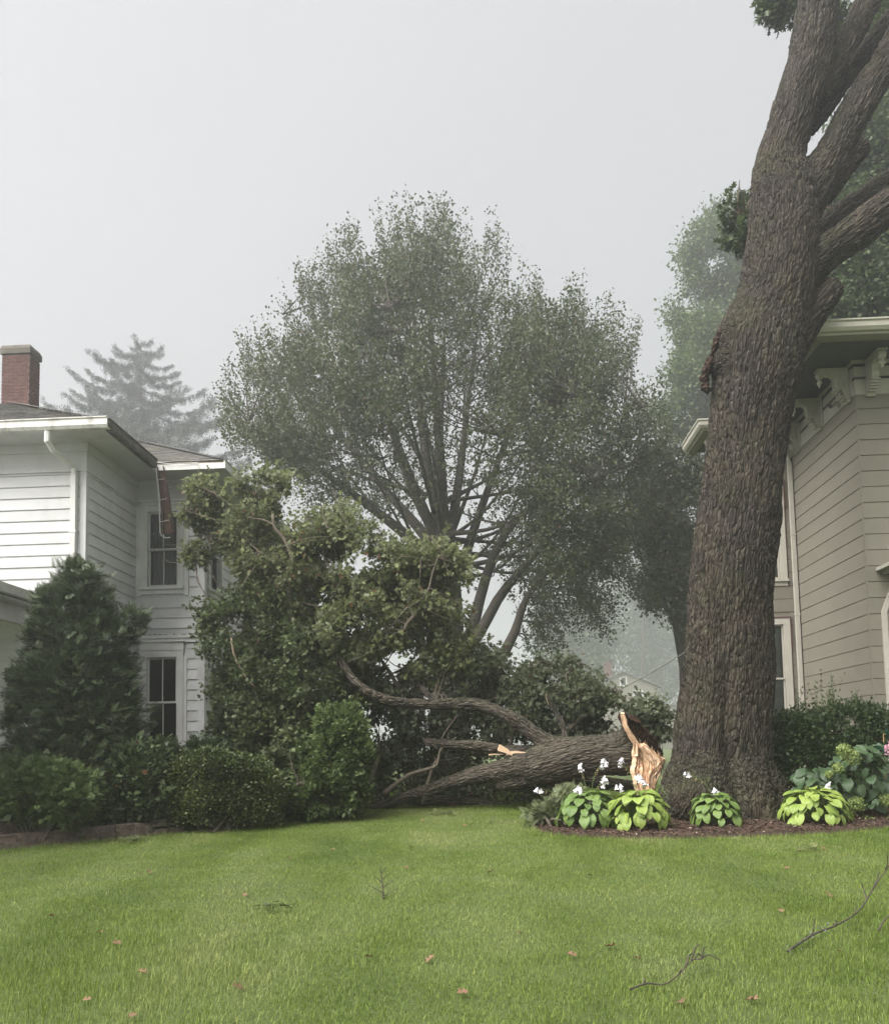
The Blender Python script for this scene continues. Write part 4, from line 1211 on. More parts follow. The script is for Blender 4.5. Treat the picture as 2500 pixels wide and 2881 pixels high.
# torn heartwood on the left bulge and the sawn stub ends
def jag(name, path, w, m, parent, off, seed, thick=0.05):
    rs = np.random.default_rng(seed)
    P, _ = spline([at(x * S_, y * S_, OY + off) for x, y in path], [0] * len(path), 22)
    V = []; k = 6
    for i, p in enumerate(P):
        ww = w * (0.5 + rs.random())
        for j in range(k):
            f = j / (k - 1) - 0.35
            V.append(p + np.array([f * ww * 1.2 + rs.normal(0, .008), 0.02 - thick * rs.random() + 0.12 * abs(f), rs.normal(0, .012)]))
    n0 = len(V)
    V += [v + np.array([0.03, 0.12, 0]) for v in V]
    Fs = [(i * k + j, i * k + j + 1, (i + 1) * k + j + 1, (i + 1) * k + j) for i in range(21) for j in range(k - 1)]
    Fs += [tuple(n0 + q for q in f)[::-1] for f in Fs]
    ringv = [j for j in range(k)] + [i * k + k - 1 for i in range(1, 22)] + [21 * k + j for j in range(k - 2, -1, -1)] + [i * k for i in range(20, 0, -1)]
    Fs += [(ringv[i], n0 + ringv[i], n0 + ringv[(i + 1) % len(ringv)], ringv[(i + 1) % len(ringv)]) for i in range(len(ringv))]
    b = MB(); b.add([v - np.array(oak_base) for v in V], Fs)
    return b.build(name, m, parent)
tag(jag('torn_wood', [(1463, 655), (1452, 672), (1444, 690), (1436, 712), (1433, 730)], 0.10, M['scar'], oak, -.22, 1), 'reddish torn wood on the edge of the old limb scar')
tag(jag('torn_wood', [(1436, 716), (1428, 732), (1422, 748), (1421, 768), (1425, 785)], 0.10, M['scar'], oak, -.2, 2), 'dark splintered wood below the scar')
b = MB()
b.lathe([(0.0, 0.02), (0.05, 0.022), (0.06, 0.012), (0.13, 0.0), (0.16, -0.03)], (0, 0, 0), 18)
stub = b.mesh('cut_stub', True); stub.materials.append(M['bare_wood'])
for (x, y, dy, sc_, dr) in ((1686, 574, -.05, 0.9, (0.75, -0.25, 0.7)), (1740, 287, .08, 0.85, (0.8, -0.2, 0.6))):
    o = link('cut_stub', stub, oak)
    o.location = Vector(at(x * S_, y * S_, OY + dy)) - Vector(oak_base)
    o.rotation_mode = 'QUATERNION'; o.rotation_quaternion = Vector(dr).to_track_quat('Z', 'Y')
    o.scale = (sc_, sc_, sc_)

# ------------------------------------------------------------------ leaves
def tmpl_rhomb():
    V = np.array([[0, 0, 0], [0.34, 0.45, 0.06], [0, 1, -0.04], [-0.34, 0.45, 0.06]])
    return V, np.array([[0, 1, 2, 3]])
def tmpl_oak():
    """lobed leaf: pointed lobes round a midrib, one island"""
    V = [[0, 0, 0], [0.38, 0.32, .05], [0.10, 0.42, .01], [0.45, 0.66, .04], [0.12, 0.70, .0], [0, 1.0, -.08],
         [-0.12, 0.70, .0], [-0.45, 0.66, .04], [-0.10, 0.42, .01], [-0.38, 0.32, .05], [0, 0.5, -.02]]
    T = [[10, k, (k + 1) % 10] for k in range(10)]
    return np.array(V, float), np.array(T)
def tmpl_spray(k=7, w=0.035, spread=0.9, L_=0.42):
    """a flat needle spray: narrow leaflets on both sides of a twig, as one shape"""
    V = [[-0.012, 0, 0], [0.012, 0, 0], [0.006, 1, -.06], [-0.006, 1, -.06]]; Fq = [[0, 1, 2, 3]]
    for i in range(k):
        y = 0.1 + 0.85 * i / (k - 1); l_ = L_ * (1.1 - 0.75 * i / (k - 1))
        for s in (-1, 1):
            c = len(V)
            V += [[0, y - w, 0], [s * l_ * 0.6, y + l_ * spread * 0.5 - w, .02], [s * l_, y + l_ * spread, -.04], [s * l_ * 0.45, y + l_ * spread * 0.5 + w, .02]]
            Fq.append([c, c + 1, c + 2, c + 3])
    return np.array(V, float), np.array(Fq)
RHOMB, OAKL, SPRAY = tmpl_rhomb(), tmpl_oak(), tmpl_spray()
SPRAY_S = tmpl_spray(3, 0.075, 0.8, 0.5)

def unit(a): return a / (np.linalg.norm(a, axis=1)[:, None] + 1e-9)

def cloud(name, P, D, Nr, S, tm, m, parent=None, org=(0, 0, 0)):
    """one mesh of many leaves: positions, directions, facings, sizes"""
    D = unit(D); sd = unit(np.cross(D, Nr)); Nn = np.cross(sd, D)
    tv, tf = tm
    S = np.asarray(S, float)
    V = P[:, None, :] - np.asarray(org) + S[:, None, None] * (tv[None, :, 0:1] * sd[:, None] + tv[None, :, 1:2] * D[:, None] + tv[None, :, 2:3] * Nn[:, None])
    k = len(tv)
    Fq = (np.arange(len(P))[:, None, None] * k + tf[None]).reshape(-1, tf.shape[1])
    return link(name, mesh_np(name, V.reshape(-1, 3), Fq), parent, m)

def rosettes(C, O, n, L_, rs, spread=1.0, droop=0.2, jitter=0.05):
    """n leaves round every twig tip C that points along O"""
    k = len(C)
    A = rs.normal(0, 1, (k * n, 3))
    Dr = np.repeat(unit(O), n, 0) * 0.55 + unit(A) * spread
    Dr[:, 2] -= droop
    Dr = unit(Dr)
    P = np.repeat(C, n, 0) + rs.normal(0, jitter, (k * n, 3))
    Nr = unit(rs.normal(0, 0.7, (k * n, 3)) + np.array([0, -0.25, 0.8]))
    S = L_ * rs.uniform(0.65, 1.25, k * n)
    return P, Dr, Nr, S

def blob_points(blobs, n, rs, inner=0.55, noise_scale=1.3, thresh=-0.15, fray=0.07):
    """points in the shells of ellipsoids ((x,y,z),(rx,ry,rz)), clumped by noise, with outward directions"""
    w = np.array([b[1][0] * b[1][2] for b in blobs]) ** 0.9; w = w / w.sum()
    out = []; od = []
    tot = 0
    while tot < n:
        i = rs.choice(len(blobs), 4000, p=w)
        c = np.array([blobs[j][0] for j in i]); r = np.array([blobs[j][1] for j in i])
        d = unit(rs.normal(0, 1, (4000, 3)))
        f = inner + (1 - inner) * rs.random(4000) ** 0.6 + np.maximum(0, rs.normal(0, fray, 4000))
        p = c + d * r * f[:, None]
        nz = np.array([mn.noise(Vector(q * noise_scale)) for q in p])
        k = (nz > thresh) & (p[:, 2] > 0.6)
        out.append(p[k]); od.append(d[k]); tot += k.sum()
    return np.vstack(out)[:n], np.vstack(od)[:n]

def twigs(pairs, r0, r1, rs, n=4, bend=0.12, sides=4, b=None):
    """thin bent twigs between pairs of points"""
    b = b or MB()
    for a, c in pairs:
        a = np.asarray(a); c = np.asarray(c)
        L_ = np.linalg.norm(c - a)
        P = [a + (c - a) * t + rs.normal(0, bend * L_ * 0.5, 3) * math.sin(math.pi * t) for t in np.linspace(0, 1, n)]
        b.tube(P, np.linspace(r0, r1, n), sides, cap=False)
    return b

# the oak's own leaves: a tuft left of the trunk and more behind and above it
rs = np.random.default_rng(21)
def pb(px, py, Y, rx, ry, dz=None):
    """a blob given by the photo's pixels: centre, distance, half-width and half-height in pixels"""
    c = at(px, py, Y); k = Y / F_PX
    return (c, (rx * k, (dz if dz is not None else 0.8 * rx * k), ry * k))
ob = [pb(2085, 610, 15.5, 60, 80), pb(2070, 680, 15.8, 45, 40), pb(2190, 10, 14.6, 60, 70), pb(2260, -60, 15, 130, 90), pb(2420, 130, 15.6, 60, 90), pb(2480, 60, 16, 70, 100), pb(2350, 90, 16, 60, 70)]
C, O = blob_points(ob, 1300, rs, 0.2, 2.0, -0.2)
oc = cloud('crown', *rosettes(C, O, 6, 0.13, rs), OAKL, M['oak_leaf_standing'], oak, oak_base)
b = twigs([(at(1690 * S_, 430 * S_, OY + 1.1), bb[0]) for bb in ob[:2]] + [(ob[0][0], ob[0][0] + rs.normal(0, .3, 3)) for _ in range(10)], 0.03, 0.008, rs)
b.v = [tuple(np.array(v) - np.array(oak_base)) for v in b.v]
b.build('twig', M['twig'], oak)

# ------------------------------------------------------------------ the tall tree in the middle, vase-shaped
TY = 30.0
def mid(px, py, dy=0.0):
    return at(px * S_, py * S_, TY + dy)
tb = mid(915, 1500); tb[2] = gzf(0, TY)
tt = thing('tall_tree', tuple(tb), 'tall broad vase-shaped tree fading into the fog behind the fallen oak', 'tree')
ENV = [(425, 805), (445, 760), (490, 700), (530, 672), (550, 640), (605, 612), (588, 558), (622, 510), (650, 500), (690, 482), (735, 470), (785, 418), (830, 428), (870, 436), (908, 436), (985, 452), (1030, 500), (1062, 562), (1120, 575), (1170, 580), (1205, 612), (1262, 605), (1288, 690), (1312, 750), (1352, 830), (1372, 900), (1340, 960), (1345, 1050), (1318, 1120), (1302, 1200), (1258, 1190), (1218, 1268), (1172, 1262), (1130, 1292), (1062, 1300), (1015, 1200), (960, 1110), (850, 1100), (700, 1040), (600, 1000), (480, 925), (440, 880)]
rs = np.random.default_rng(31)
envp = np.array(ENV, float)
fork = mid(895, 1090)
cen = mid(905, 790)
def env_sample(n):
    out = []
    while len(out) < n:
        px = rs.uniform(420, 1380, 6000); py = rs.uniform(415, 1305, 6000)
        k = pip(envp, px, py)
        px, py = px[k], py[k]
        # depth of the crown: full in the middle, thin at the rim
        dd = np.full(len(px), 1e9)
        for i in range(len(envp)):
            a, c = envp[i], envp[(i + 1) % len(envp)]
            ab = c - a; t = np.clip(((px - a[0]) * ab[0] + (py - a[1]) * ab[1]) / (ab @ ab), 0, 1)
            dd = np.minimum(dd, np.hypot(px - a[0] - ab[0] * t, py - a[1] - ab[1] * t))
        half = 6.8 * np.sqrt(1 - (1 - np.minimum(dd / 330, 1)) ** 2) + 0.4
        u = rs.uniform(-1, 1, len(px)); u = np.sign(u) * np.abs(u) ** 0.6
        dy = half * u
        for a, c, e, d_ in zip(px, py, dy, dd):
            f = math.hypot((a - 900) / 0.72, c - 1060)
            pr = 1.0
            if f < 290: pr = 0.12 + 0.55 * (f / 290) ** 2
            p = mid(a, c, e)
            if d_ < 22 + 55 * mn.noise(Vector((a * .022, c * .022, e * .2))): continue
            nz = 0.55 * mn.noise(Vector(p * 0.42)) + 0.7 * mn.noise(Vector(p * 1.1))
            if d_ < 45: pr *= 0.85
            if rs.random() < pr * min(1.0, max(0.02, 0.42 + 2.6 * nz)): out.append((p, d_))
    return out[:n]
E_ = env_sample(11300)
C = np.array([e[0] for e in E_])
O = unit(C - fork) * 0.85 + np.array([0, 0, 0.8])
low = C[:, 2] < fork[2] + 1.5
O[low] = unit(C[low] - fork) * 0.7 + np.array([0, 0, -0.55])           # the lower boughs hang
O = unit(O)
# each twig is a line of leaves
NL = 17
t = rs.uniform(-0.15, 1.0, (len(C), NL))
Lt = rs.uniform(0.55, 1.35, len(C))
rim = np.array([e[1] for e in E_]) < 40
Lt[rim] *= rs.uniform(0.9, 1.5, rim.sum())
O[rim & ~low] = unit(O[rim & ~low] + np.array([0, 0, .7]))
P = C[:, None, :] + O[:, None, :] * ((t - np.where(rim, 0.3, 0.62)[:, None]) * Lt[:, None])[..., None] + rs.normal(0, 0.065, (len(C), NL, 3))
P = P.reshape(-1, 3)
D = unit(np.repeat(O, NL, 0) * 0.5 + rs.normal(0, 0.6, P.shape))
cloud('crown', P, D, unit(rs.normal(0, 1, P.shape) + np.array([0, -.2, .5])), rs.uniform(0.075, 0.135, len(P)), RHOMB, M['elm_leaf'], tt, tb)
b = MB()
loc = lambda p: np.asarray(p) - tb
# trunk and leaders
trunk = [(905, 1420, 66), (908, 1330, 60), (905, 1250, 58), (900, 1170, 56), (893, 1090, 50), (887, 1010, 30), (884, 930, 20), (888, 850, 13), (892, 760, 9), (896, 660, 5)]
P_, R__ = pxs(trunk, TY); P_, R__ = spline(P_, R__, 30); P_ = [loc(p) for p in P_]
P_[0][2] = -0.2
R__[0:2] *= 1.25
b.tube(P_, R__, 12)
trk = b.build('trunk', M['grey_bark'], tt, smooth=True)
def limb(pts, w, parent, name='limb'):
    P, R = pxs([(q[0], q[1], 1, q[2] if len(q) > 2 else 0) for q in pts], TY)
    R = np.interp(np.linspace(0, 1, len(pts)), np.linspace(0, 1, len(w)), w) * S_ / F_PX * TY / 2
    P, R = spline(P, R, 14)
    q = MB(); q.tube([loc(p) for p in P], R, 7)
    return q.build(name, M['grey_bark'], parent, smooth=True), P
allP = []
named = [[(925, 1330, 0), (955, 1260, -.4), (975, 1180, -.8), (1010, 1090, -1.2), (1060, 1030, -1.5), (1130, 990, -2), (1220, 960, -2.4), (1330, 905, -2.6)],
         [(930, 1330, -.2), (968, 1275, -.6), (1010, 1200, -.9), (1060, 1140, -1.3), (1110, 1080, -1.6), (1180, 1010, -1.6), (1260, 900, -1.2)],
         [(985, 1370, -1.2), (1012, 1325, -1.3), (1040, 1270, -1.5), (1060, 1210, -1.8), (1110, 1150, -2.2), (1190, 1130, -2.6)],
         [(905, 1200, 0), (935, 1130, .4), (965, 1040, .8), (1005, 930, 1), (1050, 800, 1.4), (1090, 690, 1.7)],
         [(898, 1130, 0), (915, 1040, .3), (930, 930, .6), (945, 800, .8), (965, 640, .8)],
         [(890, 1110, 0), (855, 1030, -.4), (815, 930, -.8), (775, 820, -1.2), (735, 700, -1.4)],
         [(888, 1120, 0), (840, 1060, .5), (770, 980, 1.1), (690, 880, 1.6), (600, 760, 2)],
         [(890, 1150, 0), (820, 1080, -.6), (730, 1010, -1.3), (620, 930, -2), (500, 850, -2.6)],
         [(895, 1090, 0), (870, 980, .3), (850, 860, .6), (840, 720, .9), (830, 580, 1)],
         [(895, 1080, 0), (890, 960, -.5), (880, 820, -1), (870, 680, -1.4), (850, 540, -1.7)]]
for q in named:
    o, P = limb(q, [26, 22, 16, 10, 4], tt); allP.append(P)
rs2 = np.random.default_rng(41)
sel = C[rs2.choice(len(C), 1500, replace=False)]
cnt = 0
for s in sel:
    if cnt >= 26: break
    v = s - fork
    if v[2] < 0.5 or np.linalg.norm(v) < 4.0: continue
    st = fork + np.array([rs2.normal(0, .15), rs2.normal(0, .15), rs2.uniform(-1.6, 2.2)])
    m1 = st + v * 0.45 + np.array([0, 0, -0.1 * np.linalg.norm(v)]) * (0.3 if abs(v[0]) < 3 else 1)
    P, R = spline([st, m1, s], [rs2.uniform(.07, .12), .05, .012], 12)
    q = MB(); q.tube([loc(p) for p in P], R, 6)
    q.build('limb', M['grey_bark'], tt, smooth=True); allP.append(P)
    cnt += 1
cand = np.vstack([p[4:] for p in allP])
b = MB()
for s in C[rs2.choice(len(C), 900, replace=False)]:
    d = np.linalg.norm(cand - s, axis=1) + 0.9 * np.maximum(0, cand[:, 2] - s[2] + 0.3)
    a = cand[np.argmin(d)]
    if np.linalg.norm(a - s) > 4.5: continue
    m1 = (a + s) / 2 + np.array([0, 0, -0.05 * np.linalg.norm(a - s)]) + rs2.normal(0, .1, 3)
    b.tube([loc(a), loc(m1), loc(s)], [0.032, 0.02, 0.008], 4, cap=False)
tag(b.build('branchlets', M['grey_bark'], tt), kind='stuff')

# ------------------------------------------------------------------ spruce in the fog
SY = 82.0
sb = at(392, 1500, SY); sb[2] = gzf(0, SY)
stt = at(390, 955, SY)
spr = thing('spruce_tree', tuple(sb), 'faint spruce with drooping boughs rising behind the white house roof', 'tree')
H_ = stt[2] - sb[2]
b = MB(); b.tube([(0, 0, 0), (0, 0, H_ * 0.6), (0, 0, H_)], [0.35, 0.18, 0.03], 8); b.build('trunk', M['grey_bark'], spr)
rs = np.random.default_rng(51)
PP, DD, NN, SS2 = [], [], [], []
b = MB()
for i in range(120):
    f = (i + rs.random()) / 120
    z = H_ * (1.0 - f * 0.66) - 0.2
    L_ = 1.0 + 22.5 * f ** 0.80 * rs.uniform(0.55, 1.08)
    a = i * 2.4 + rs.uniform(-.5, .5)
    d = np.array([math.cos(a), math.sin(a), 0])
    tt_ = np.linspace(0, 1, 9)
    pts = np.array([np.array([0, 0, z]) + d * L_ * t_ + np.array([0, 0, L_ * (-0.55 * t_ + 0.62 * t_ ** 2.2 + 0.02)]) for t_ in tt_])
    b.tube(pts, np.linspace(0.07, 0.015, 9), 4, cap=False)
    n = int(14 + L_ * 30)
    q = rs.uniform(0.015, 1.0, n) ** 0.85
    p = np.array([np.interp(q, tt_, pts[:, k]) for k in range(3)]).T
    side = np.array([-d[1], d[0], 0])
    p += side * (rs.normal(0, 1, n) * 0.12 * L_ * q * 0.5)[:, None]
    hang = rs.random(n) < 0.55
    dr = np.where(hang[:, None], np.array([0, 0, -1.0]) + d * 0.2, d * 0.8 + np.array([0, 0, 0.35]) + side * rs.normal(0, .5, n)[:, None]) + rs.normal(0, .15, (n, 3))
    PP.append(p); DD.append(dr); NN.append(rs.normal(0, 1, (n, 3))); SS2.append(rs.uniform(0.35, 0.8, n) * (0.6 + 0.4 * min(1, f * 3)))
b.build('bough', M['grey_bark'], spr)
cloud('crown', np.vstack(PP), np.vstack(DD), np.vstack(NN), np.concatenate(SS2), SPRAY_S, M['spruce_needle'], spr)

# ------------------------------------------------------------------ broadleaf trees further off
def leafy_tree(name, label, base_px, Y, blobs, n, leaf, m, seed, per=7, tr=0.25, group=None, thresh=-0.15, inner=0.4, limbs_n=10, ns=0.8):
    rs = np.random.default_rng(seed)
    bs = [pb(*q) for q in blobs]
    base = at(base_px, 2000, Y); base[2] = gzf(0, Y)
    t = thing(name, tuple(base), label, 'tree', group)
    C, O = blob_points(bs, n, rs, inner, ns, thresh)
    P, D, Nr, S = rosettes(C, O, per, leaf, rs, 1.0, 0.15, leaf * 1.6)
    cloud('crown', P, D, Nr, S, RHOMB, m, t, base)
    top = np.mean([q[0] for q in bs], axis=0)
    b = MB()
    P_, R__ = spline([base, (base * 0.5 + top * 0.5) * np.array([1, 1, 0]) * 0 + base + (top - base) * np.array([.3, .3, .5]), top], [tr, tr * .75, tr * .35], 12)
    b.tube([p - base for p in P_], R__, 9)
    b.build('trunk', M['grey_bark'], t, smooth=True)
    b = MB()
    for q in bs:
        i = rs.integers(3, 9)
        for k in range(max(1, limbs_n // len(bs))):
            e = q[0] + rs.normal(0, 0.4, 3) * np.array(q[1])
            m1 = (P_[i] + e) / 2 + np.array([0, 0, -0.3])
            PQ, RQ = spline([P_[i], m1, e], [tr * .4, tr * .22, tr * .05], 7)
            b.tube([p - base for p in PQ], RQ, 5, cap=False)
    b.build('limb', M['grey_bark'], t, smooth=True)
    return t
leafy_tree('maple_tree', 'hazy maple with layered foliage showing just left of the oak trunk', 2060, 58, [(2060, 720, 58, 150, 120), (2020, 860, 57, 150, 90), (2070, 640, 59, 90, 90), (1990, 960, 55, 100, 70), (2030, 1040, 55, 150, 60), (1960, 1080, 54, 95, 60), (1935, 1170, 54, 95, 60), (2030, 1180, 55, 130, 90)], 8500, 0.24, M['maple_leaf'], 61, limbs_n=24, thresh=-0.02, ns=0.42)
leafy_tree('broadleaf_tree', 'dark green tree filling the gap left of the oak trunk below the tan eave', 1930, 33, [(1905, 1340, 33.0, 105, 100), (1880, 1470, 32.3, 110, 110), (1920, 1600, 32.3, 100, 100), (1860, 1650, 31.7, 60, 70), (1960, 1480, 33.0, 90, 200), (1915, 1695, 31.7, 55, 60)], 5200, 0.15, M['elm_leaf'], 62, limbs_n=18)
leafy_tree('broadleaf_tree', 'green tree rising behind the tan house roof', 2420, 24, [(2400, 820, 24, 170, 120), (2290, 900, 23.5, 130, 70), (2460, 650, 24, 150, 130), (2330, 640, 24.5, 110, 110), (2450, 430, 24.5, 120, 150), (2500, 860, 23, 110, 90), (2250, 780, 24, 80, 90), (2530, 330, 25, 90, 90)], 8200, 0.15, M['oak_leaf_standing'], 63, limbs_n=30, thresh=-0.22)
leafy_tree('far_tree', 'ghostly pale tree with drooping leaf sprays, left of the hazy gabled house', 1640, 151, [(1650, 1790, 151, 75, 90), (1610, 1880, 151, 80, 80), (1690, 1700, 153, 50, 50), (1560, 1780, 151, 70, 90), (1650, 1880, 148, 50, 70)], 1700, 0.75, M['far_leaf'], 64)
leafy_tree('far_tree', 'ghostly pale tree behind the hazy gabled house, right of its chimney', 1830, 204, [(1830, 1760, 204, 95, 90), (1780, 1820, 201, 70, 90), (1880, 1850, 204, 90, 100), (1850, 1930, 204, 110, 70), (1900, 1700, 207, 60, 60)], 1900, 0.9, M['far_leaf'], 65, tr=0.6)
leafy_tree('far_tree', 'ghostly upper tree crown fading out above the other distant trees', 1800, 170, [(1790, 1640, 170, 60, 60), (1850, 1680, 170, 70, 70)], 500, 0.8, M['far_leaf'], 66)
# ------------------------------------------------------------------ houses in the fog and the wires
def far_house(label, gx, gy, Y, wpx, hpx, eave_px, chim):
    g = at(gx, gy, Y); k = Y / F_PX
    w = wpx * k; rise = hpx * k
    base = (float(g[0]), Y, gzf(0, Y))
    t = thing('gabled_house', base, label, 'house', rz=-ANG)
    ez = g[2] - rise - base[2]
    b = MB()
    D_ = 9.0
    b.add([(-w, 0, 0), (w, 0, 0), (w, 0, ez), (0, 0, ez + rise), (-w, 0, ez), (-w, D_, 0), (w, D_, 0), (w, D_, ez), (0, D_, ez + rise), (-w, D_, ez)],
          [(0, 1, 2, 3, 4), (9, 8, 7, 6, 5), (0, 4, 9, 5), (1, 6, 7, 2)])
    b.build('wall', M['tan_siding'], t)
    for s in (-1, 1):
        q = MB()
        a = np.array([0, -0.4, ez + rise + 0.12]); c = np.array([s * (w + 0.45), -0.4, ez - rise * 0.45 / w + 0.12])
        V = [a, c, c + (0, D_ + .8, 0), a + (0, D_ + .8, 0)]
        q.add(V + [v + np.array([0, 0, 0.16]) for v in V], [(0, 1, 2, 3), (7, 6, 5, 4), (0, 4, 5, 1), (1, 5, 6, 2), (2, 6, 7, 3), (3, 7, 4, 0)])
        q.build('roof', M['shingle'], t)
    for (u, z0, wd, hg_) in ((0, ez + rise * 0.15, 0.7, 1.1), (w * 0.42, ez - 2.3, 1.1, 1.7), (-w * 0.42, ez - 2.3, 1.1, 1.7), (w * 0.42, ez - 5.2, 1.1, 1.7)):
        if z0 < 0.3: continue
        q = MB()
        q.box((u - wd / 2 - .16, -0.09, z0 - .16), (u - wd / 2, -0.003, z0 + hg_ + .16)); q.box((u + wd / 2, -0.09, z0 - .16), (u + wd / 2 + .16, -0.003, z0 + hg_ + .16))
        q.box((u - wd / 2, -0.088, z0 + hg_), (u + wd / 2, -0.003, z0 + hg_ + .158)); q.box((u - wd / 2, -0.1, z0 - .16), (u + wd / 2, -0.003, z0))
        f = q.build('window', M['white_trim'], t)
        q = MB(); q.box((u - wd / 2, -0.03, z0), (u + wd / 2, -0.004, z0 + hg_)); q.build('pane', M['room'], f)
    if chim:
        cpos = at(chim, gy, Y); u = cpos[0] - g[0]
        cw_ = 11 * k
        q = MB(); q.box((u - cw_ * .85, 1.5, ez * 0.6), (u + cw_ * .85, 2.6, ez + rise + 28 * k)); q.box((u - cw_, 1.4, ez + rise + 28 * k), (u + cw_, 2.7, ez + rise + 32 * k))
        q.build('chimney', M['brick'], t)
    return t
far_house('hazy gabled house with a chimney fading into the fog beyond the lawn', 1752, 1893, 128, 95, 42, 1900, 1716)
far_house('pale hazy house front low beside the oak trunk', 1890, 1985, 150, 110, 40, 2010, None)
def wire(name, pts, r, label, sag=0.0):
    P, _ = spline(pts, [0] * len(pts), 24)
    P = np.array(P)
    t = np.linspace(0, 1, 24)
    P[:, 2] -= sag * 4 * t * (1 - t)
    b = MB(); b.tube(P, r, 5)
    return tag(b.build(name, M['gutter_dark']), label, 'wire')
wire('power_line', [at(1450, 2075, 22), at(1715, 1945, 22), at(1925, 1826, 21), at(2160, 1660, 18.3)], 0.014, 'black service wire sagging from the tan house past the oak trunk', 0.1)
wire('power_line', [at(1400, 1896, 120), at(2300, 1924, 120)], 0.04, 'upper thin wire strung across in front of the hazy gabled house')
wire('power_line', [at(1400, 1930, 121), at(2300, 1952, 121)], 0.035, 'lower thin wire strung across in front of the hazy gabled house')
# ------------------------------------------------------------------ the fallen oak
FY = 14.1
def z4(pts, Y):
    """points measured on an enlarged piece of the photograph (origin 950,1650, 1.792 x): (x, y, width, dY)"""
    P = []; R = []
    for q in pts:
        Yq = Y + (q[3] if len(q) > 3 else 0)
        P.append(at(950 + q[0] / 1.792, 1650 + q[1] / 1.792, Yq)); R.append(q[2] / 1.792 / F_PX * Yq / 2)
    return P, R
fb = at(950 + 1100 / 1.792, 1650 + 1000 / 1.792, FY); fb[2] = gzf(fb[0], FY)
fo = thing('fallen_oak', tuple(fb), 'snapped oak limb lying on the lawn, its leafy crown against the white house', 'fallen tree')
FB = np.array(fb)
limbs = [
    z4([(1512, 856, 150, .0), (1480, 853, 196, .0), (1400, 850, 200), (1300, 852, 200), (1200, 862, 208), (1100, 880, 212), (1010, 905, 196, .05), (930, 925, 150, .1)], FY),
    z4([(1180, 830, 120), (1080, 800, 100, .05), (1010, 758, 82, .1), (930, 700, 74, .15), (850, 650, 70, .2), (760, 612, 68, .3), (680, 596, 66, .35), (590, 593, 62, .3), (480, 596, 60, .2), (380, 592, 57, .1), (290, 582, 54, .0), (210, 558, 50, -.05), (140, 520, 47, -.05), (80, 470, 45, .0), (45, 425, 42, .1), (20, 375, 38, .3), (-10, 330, 36, .4), (-60, 295, 38, .4), (-130, 275, 32, .5)], FY),
    z4([(1040, 900, 150, .0), (920, 905, 128, .05), (800, 932, 104, .2), (700, 952, 88, .35), (610, 976, 74, .5), (520, 1005, 66, .65), (430, 1036, 58, .75), (340, 1066, 54, .85), (270, 1090, 48, .95), (200, 1106, 42, 1.0), (110, 1112, 30, 1.1)], FY),
    z4([(1080, 850, 80, .3), (960, 830, 62, .25), (860, 832, 58, .25), (760, 812, 54, .25), (640, 800, 50, .3), (540, 794, 46, .4), (440, 780, 40, .7)], FY),
    z4([(960, 960, 120, .1), (860, 985, 90, .2), (800, 1000, 60, .3)], FY),
    z4([(1060, 920, 70, .1), (1098, 990, 48, .1), (1115, 1050, 40, .15), (1120, 1085, 34, .2)], FY),
    z4([(1160, 810, 44, .1), (1146, 765, 32, .1), (1130, 700, 29, .1), (1096, 630, 26, .1), (1068, 580, 23, .1), (1052, 542, 18, .1)], FY),
    z4([(500, 590, 46, .5), (470, 560, 40, .6), (430, 520, 36, .7), (400, 480, 30, .9), (360, 420, 26, 1.1)], FY),
]
def lumps(V, N, V0):
    return V
me = limb_mesh('trunk', limbs, voxel=0.028, smooth=7, ridge=0.026, cell=20.0, squeeze=0.22, sub=1)
ftr = link('trunk', me, fo, M['log_bark']); ftr.location = -Vector(fb)
def rel(p): return np.asarray(p) - FB
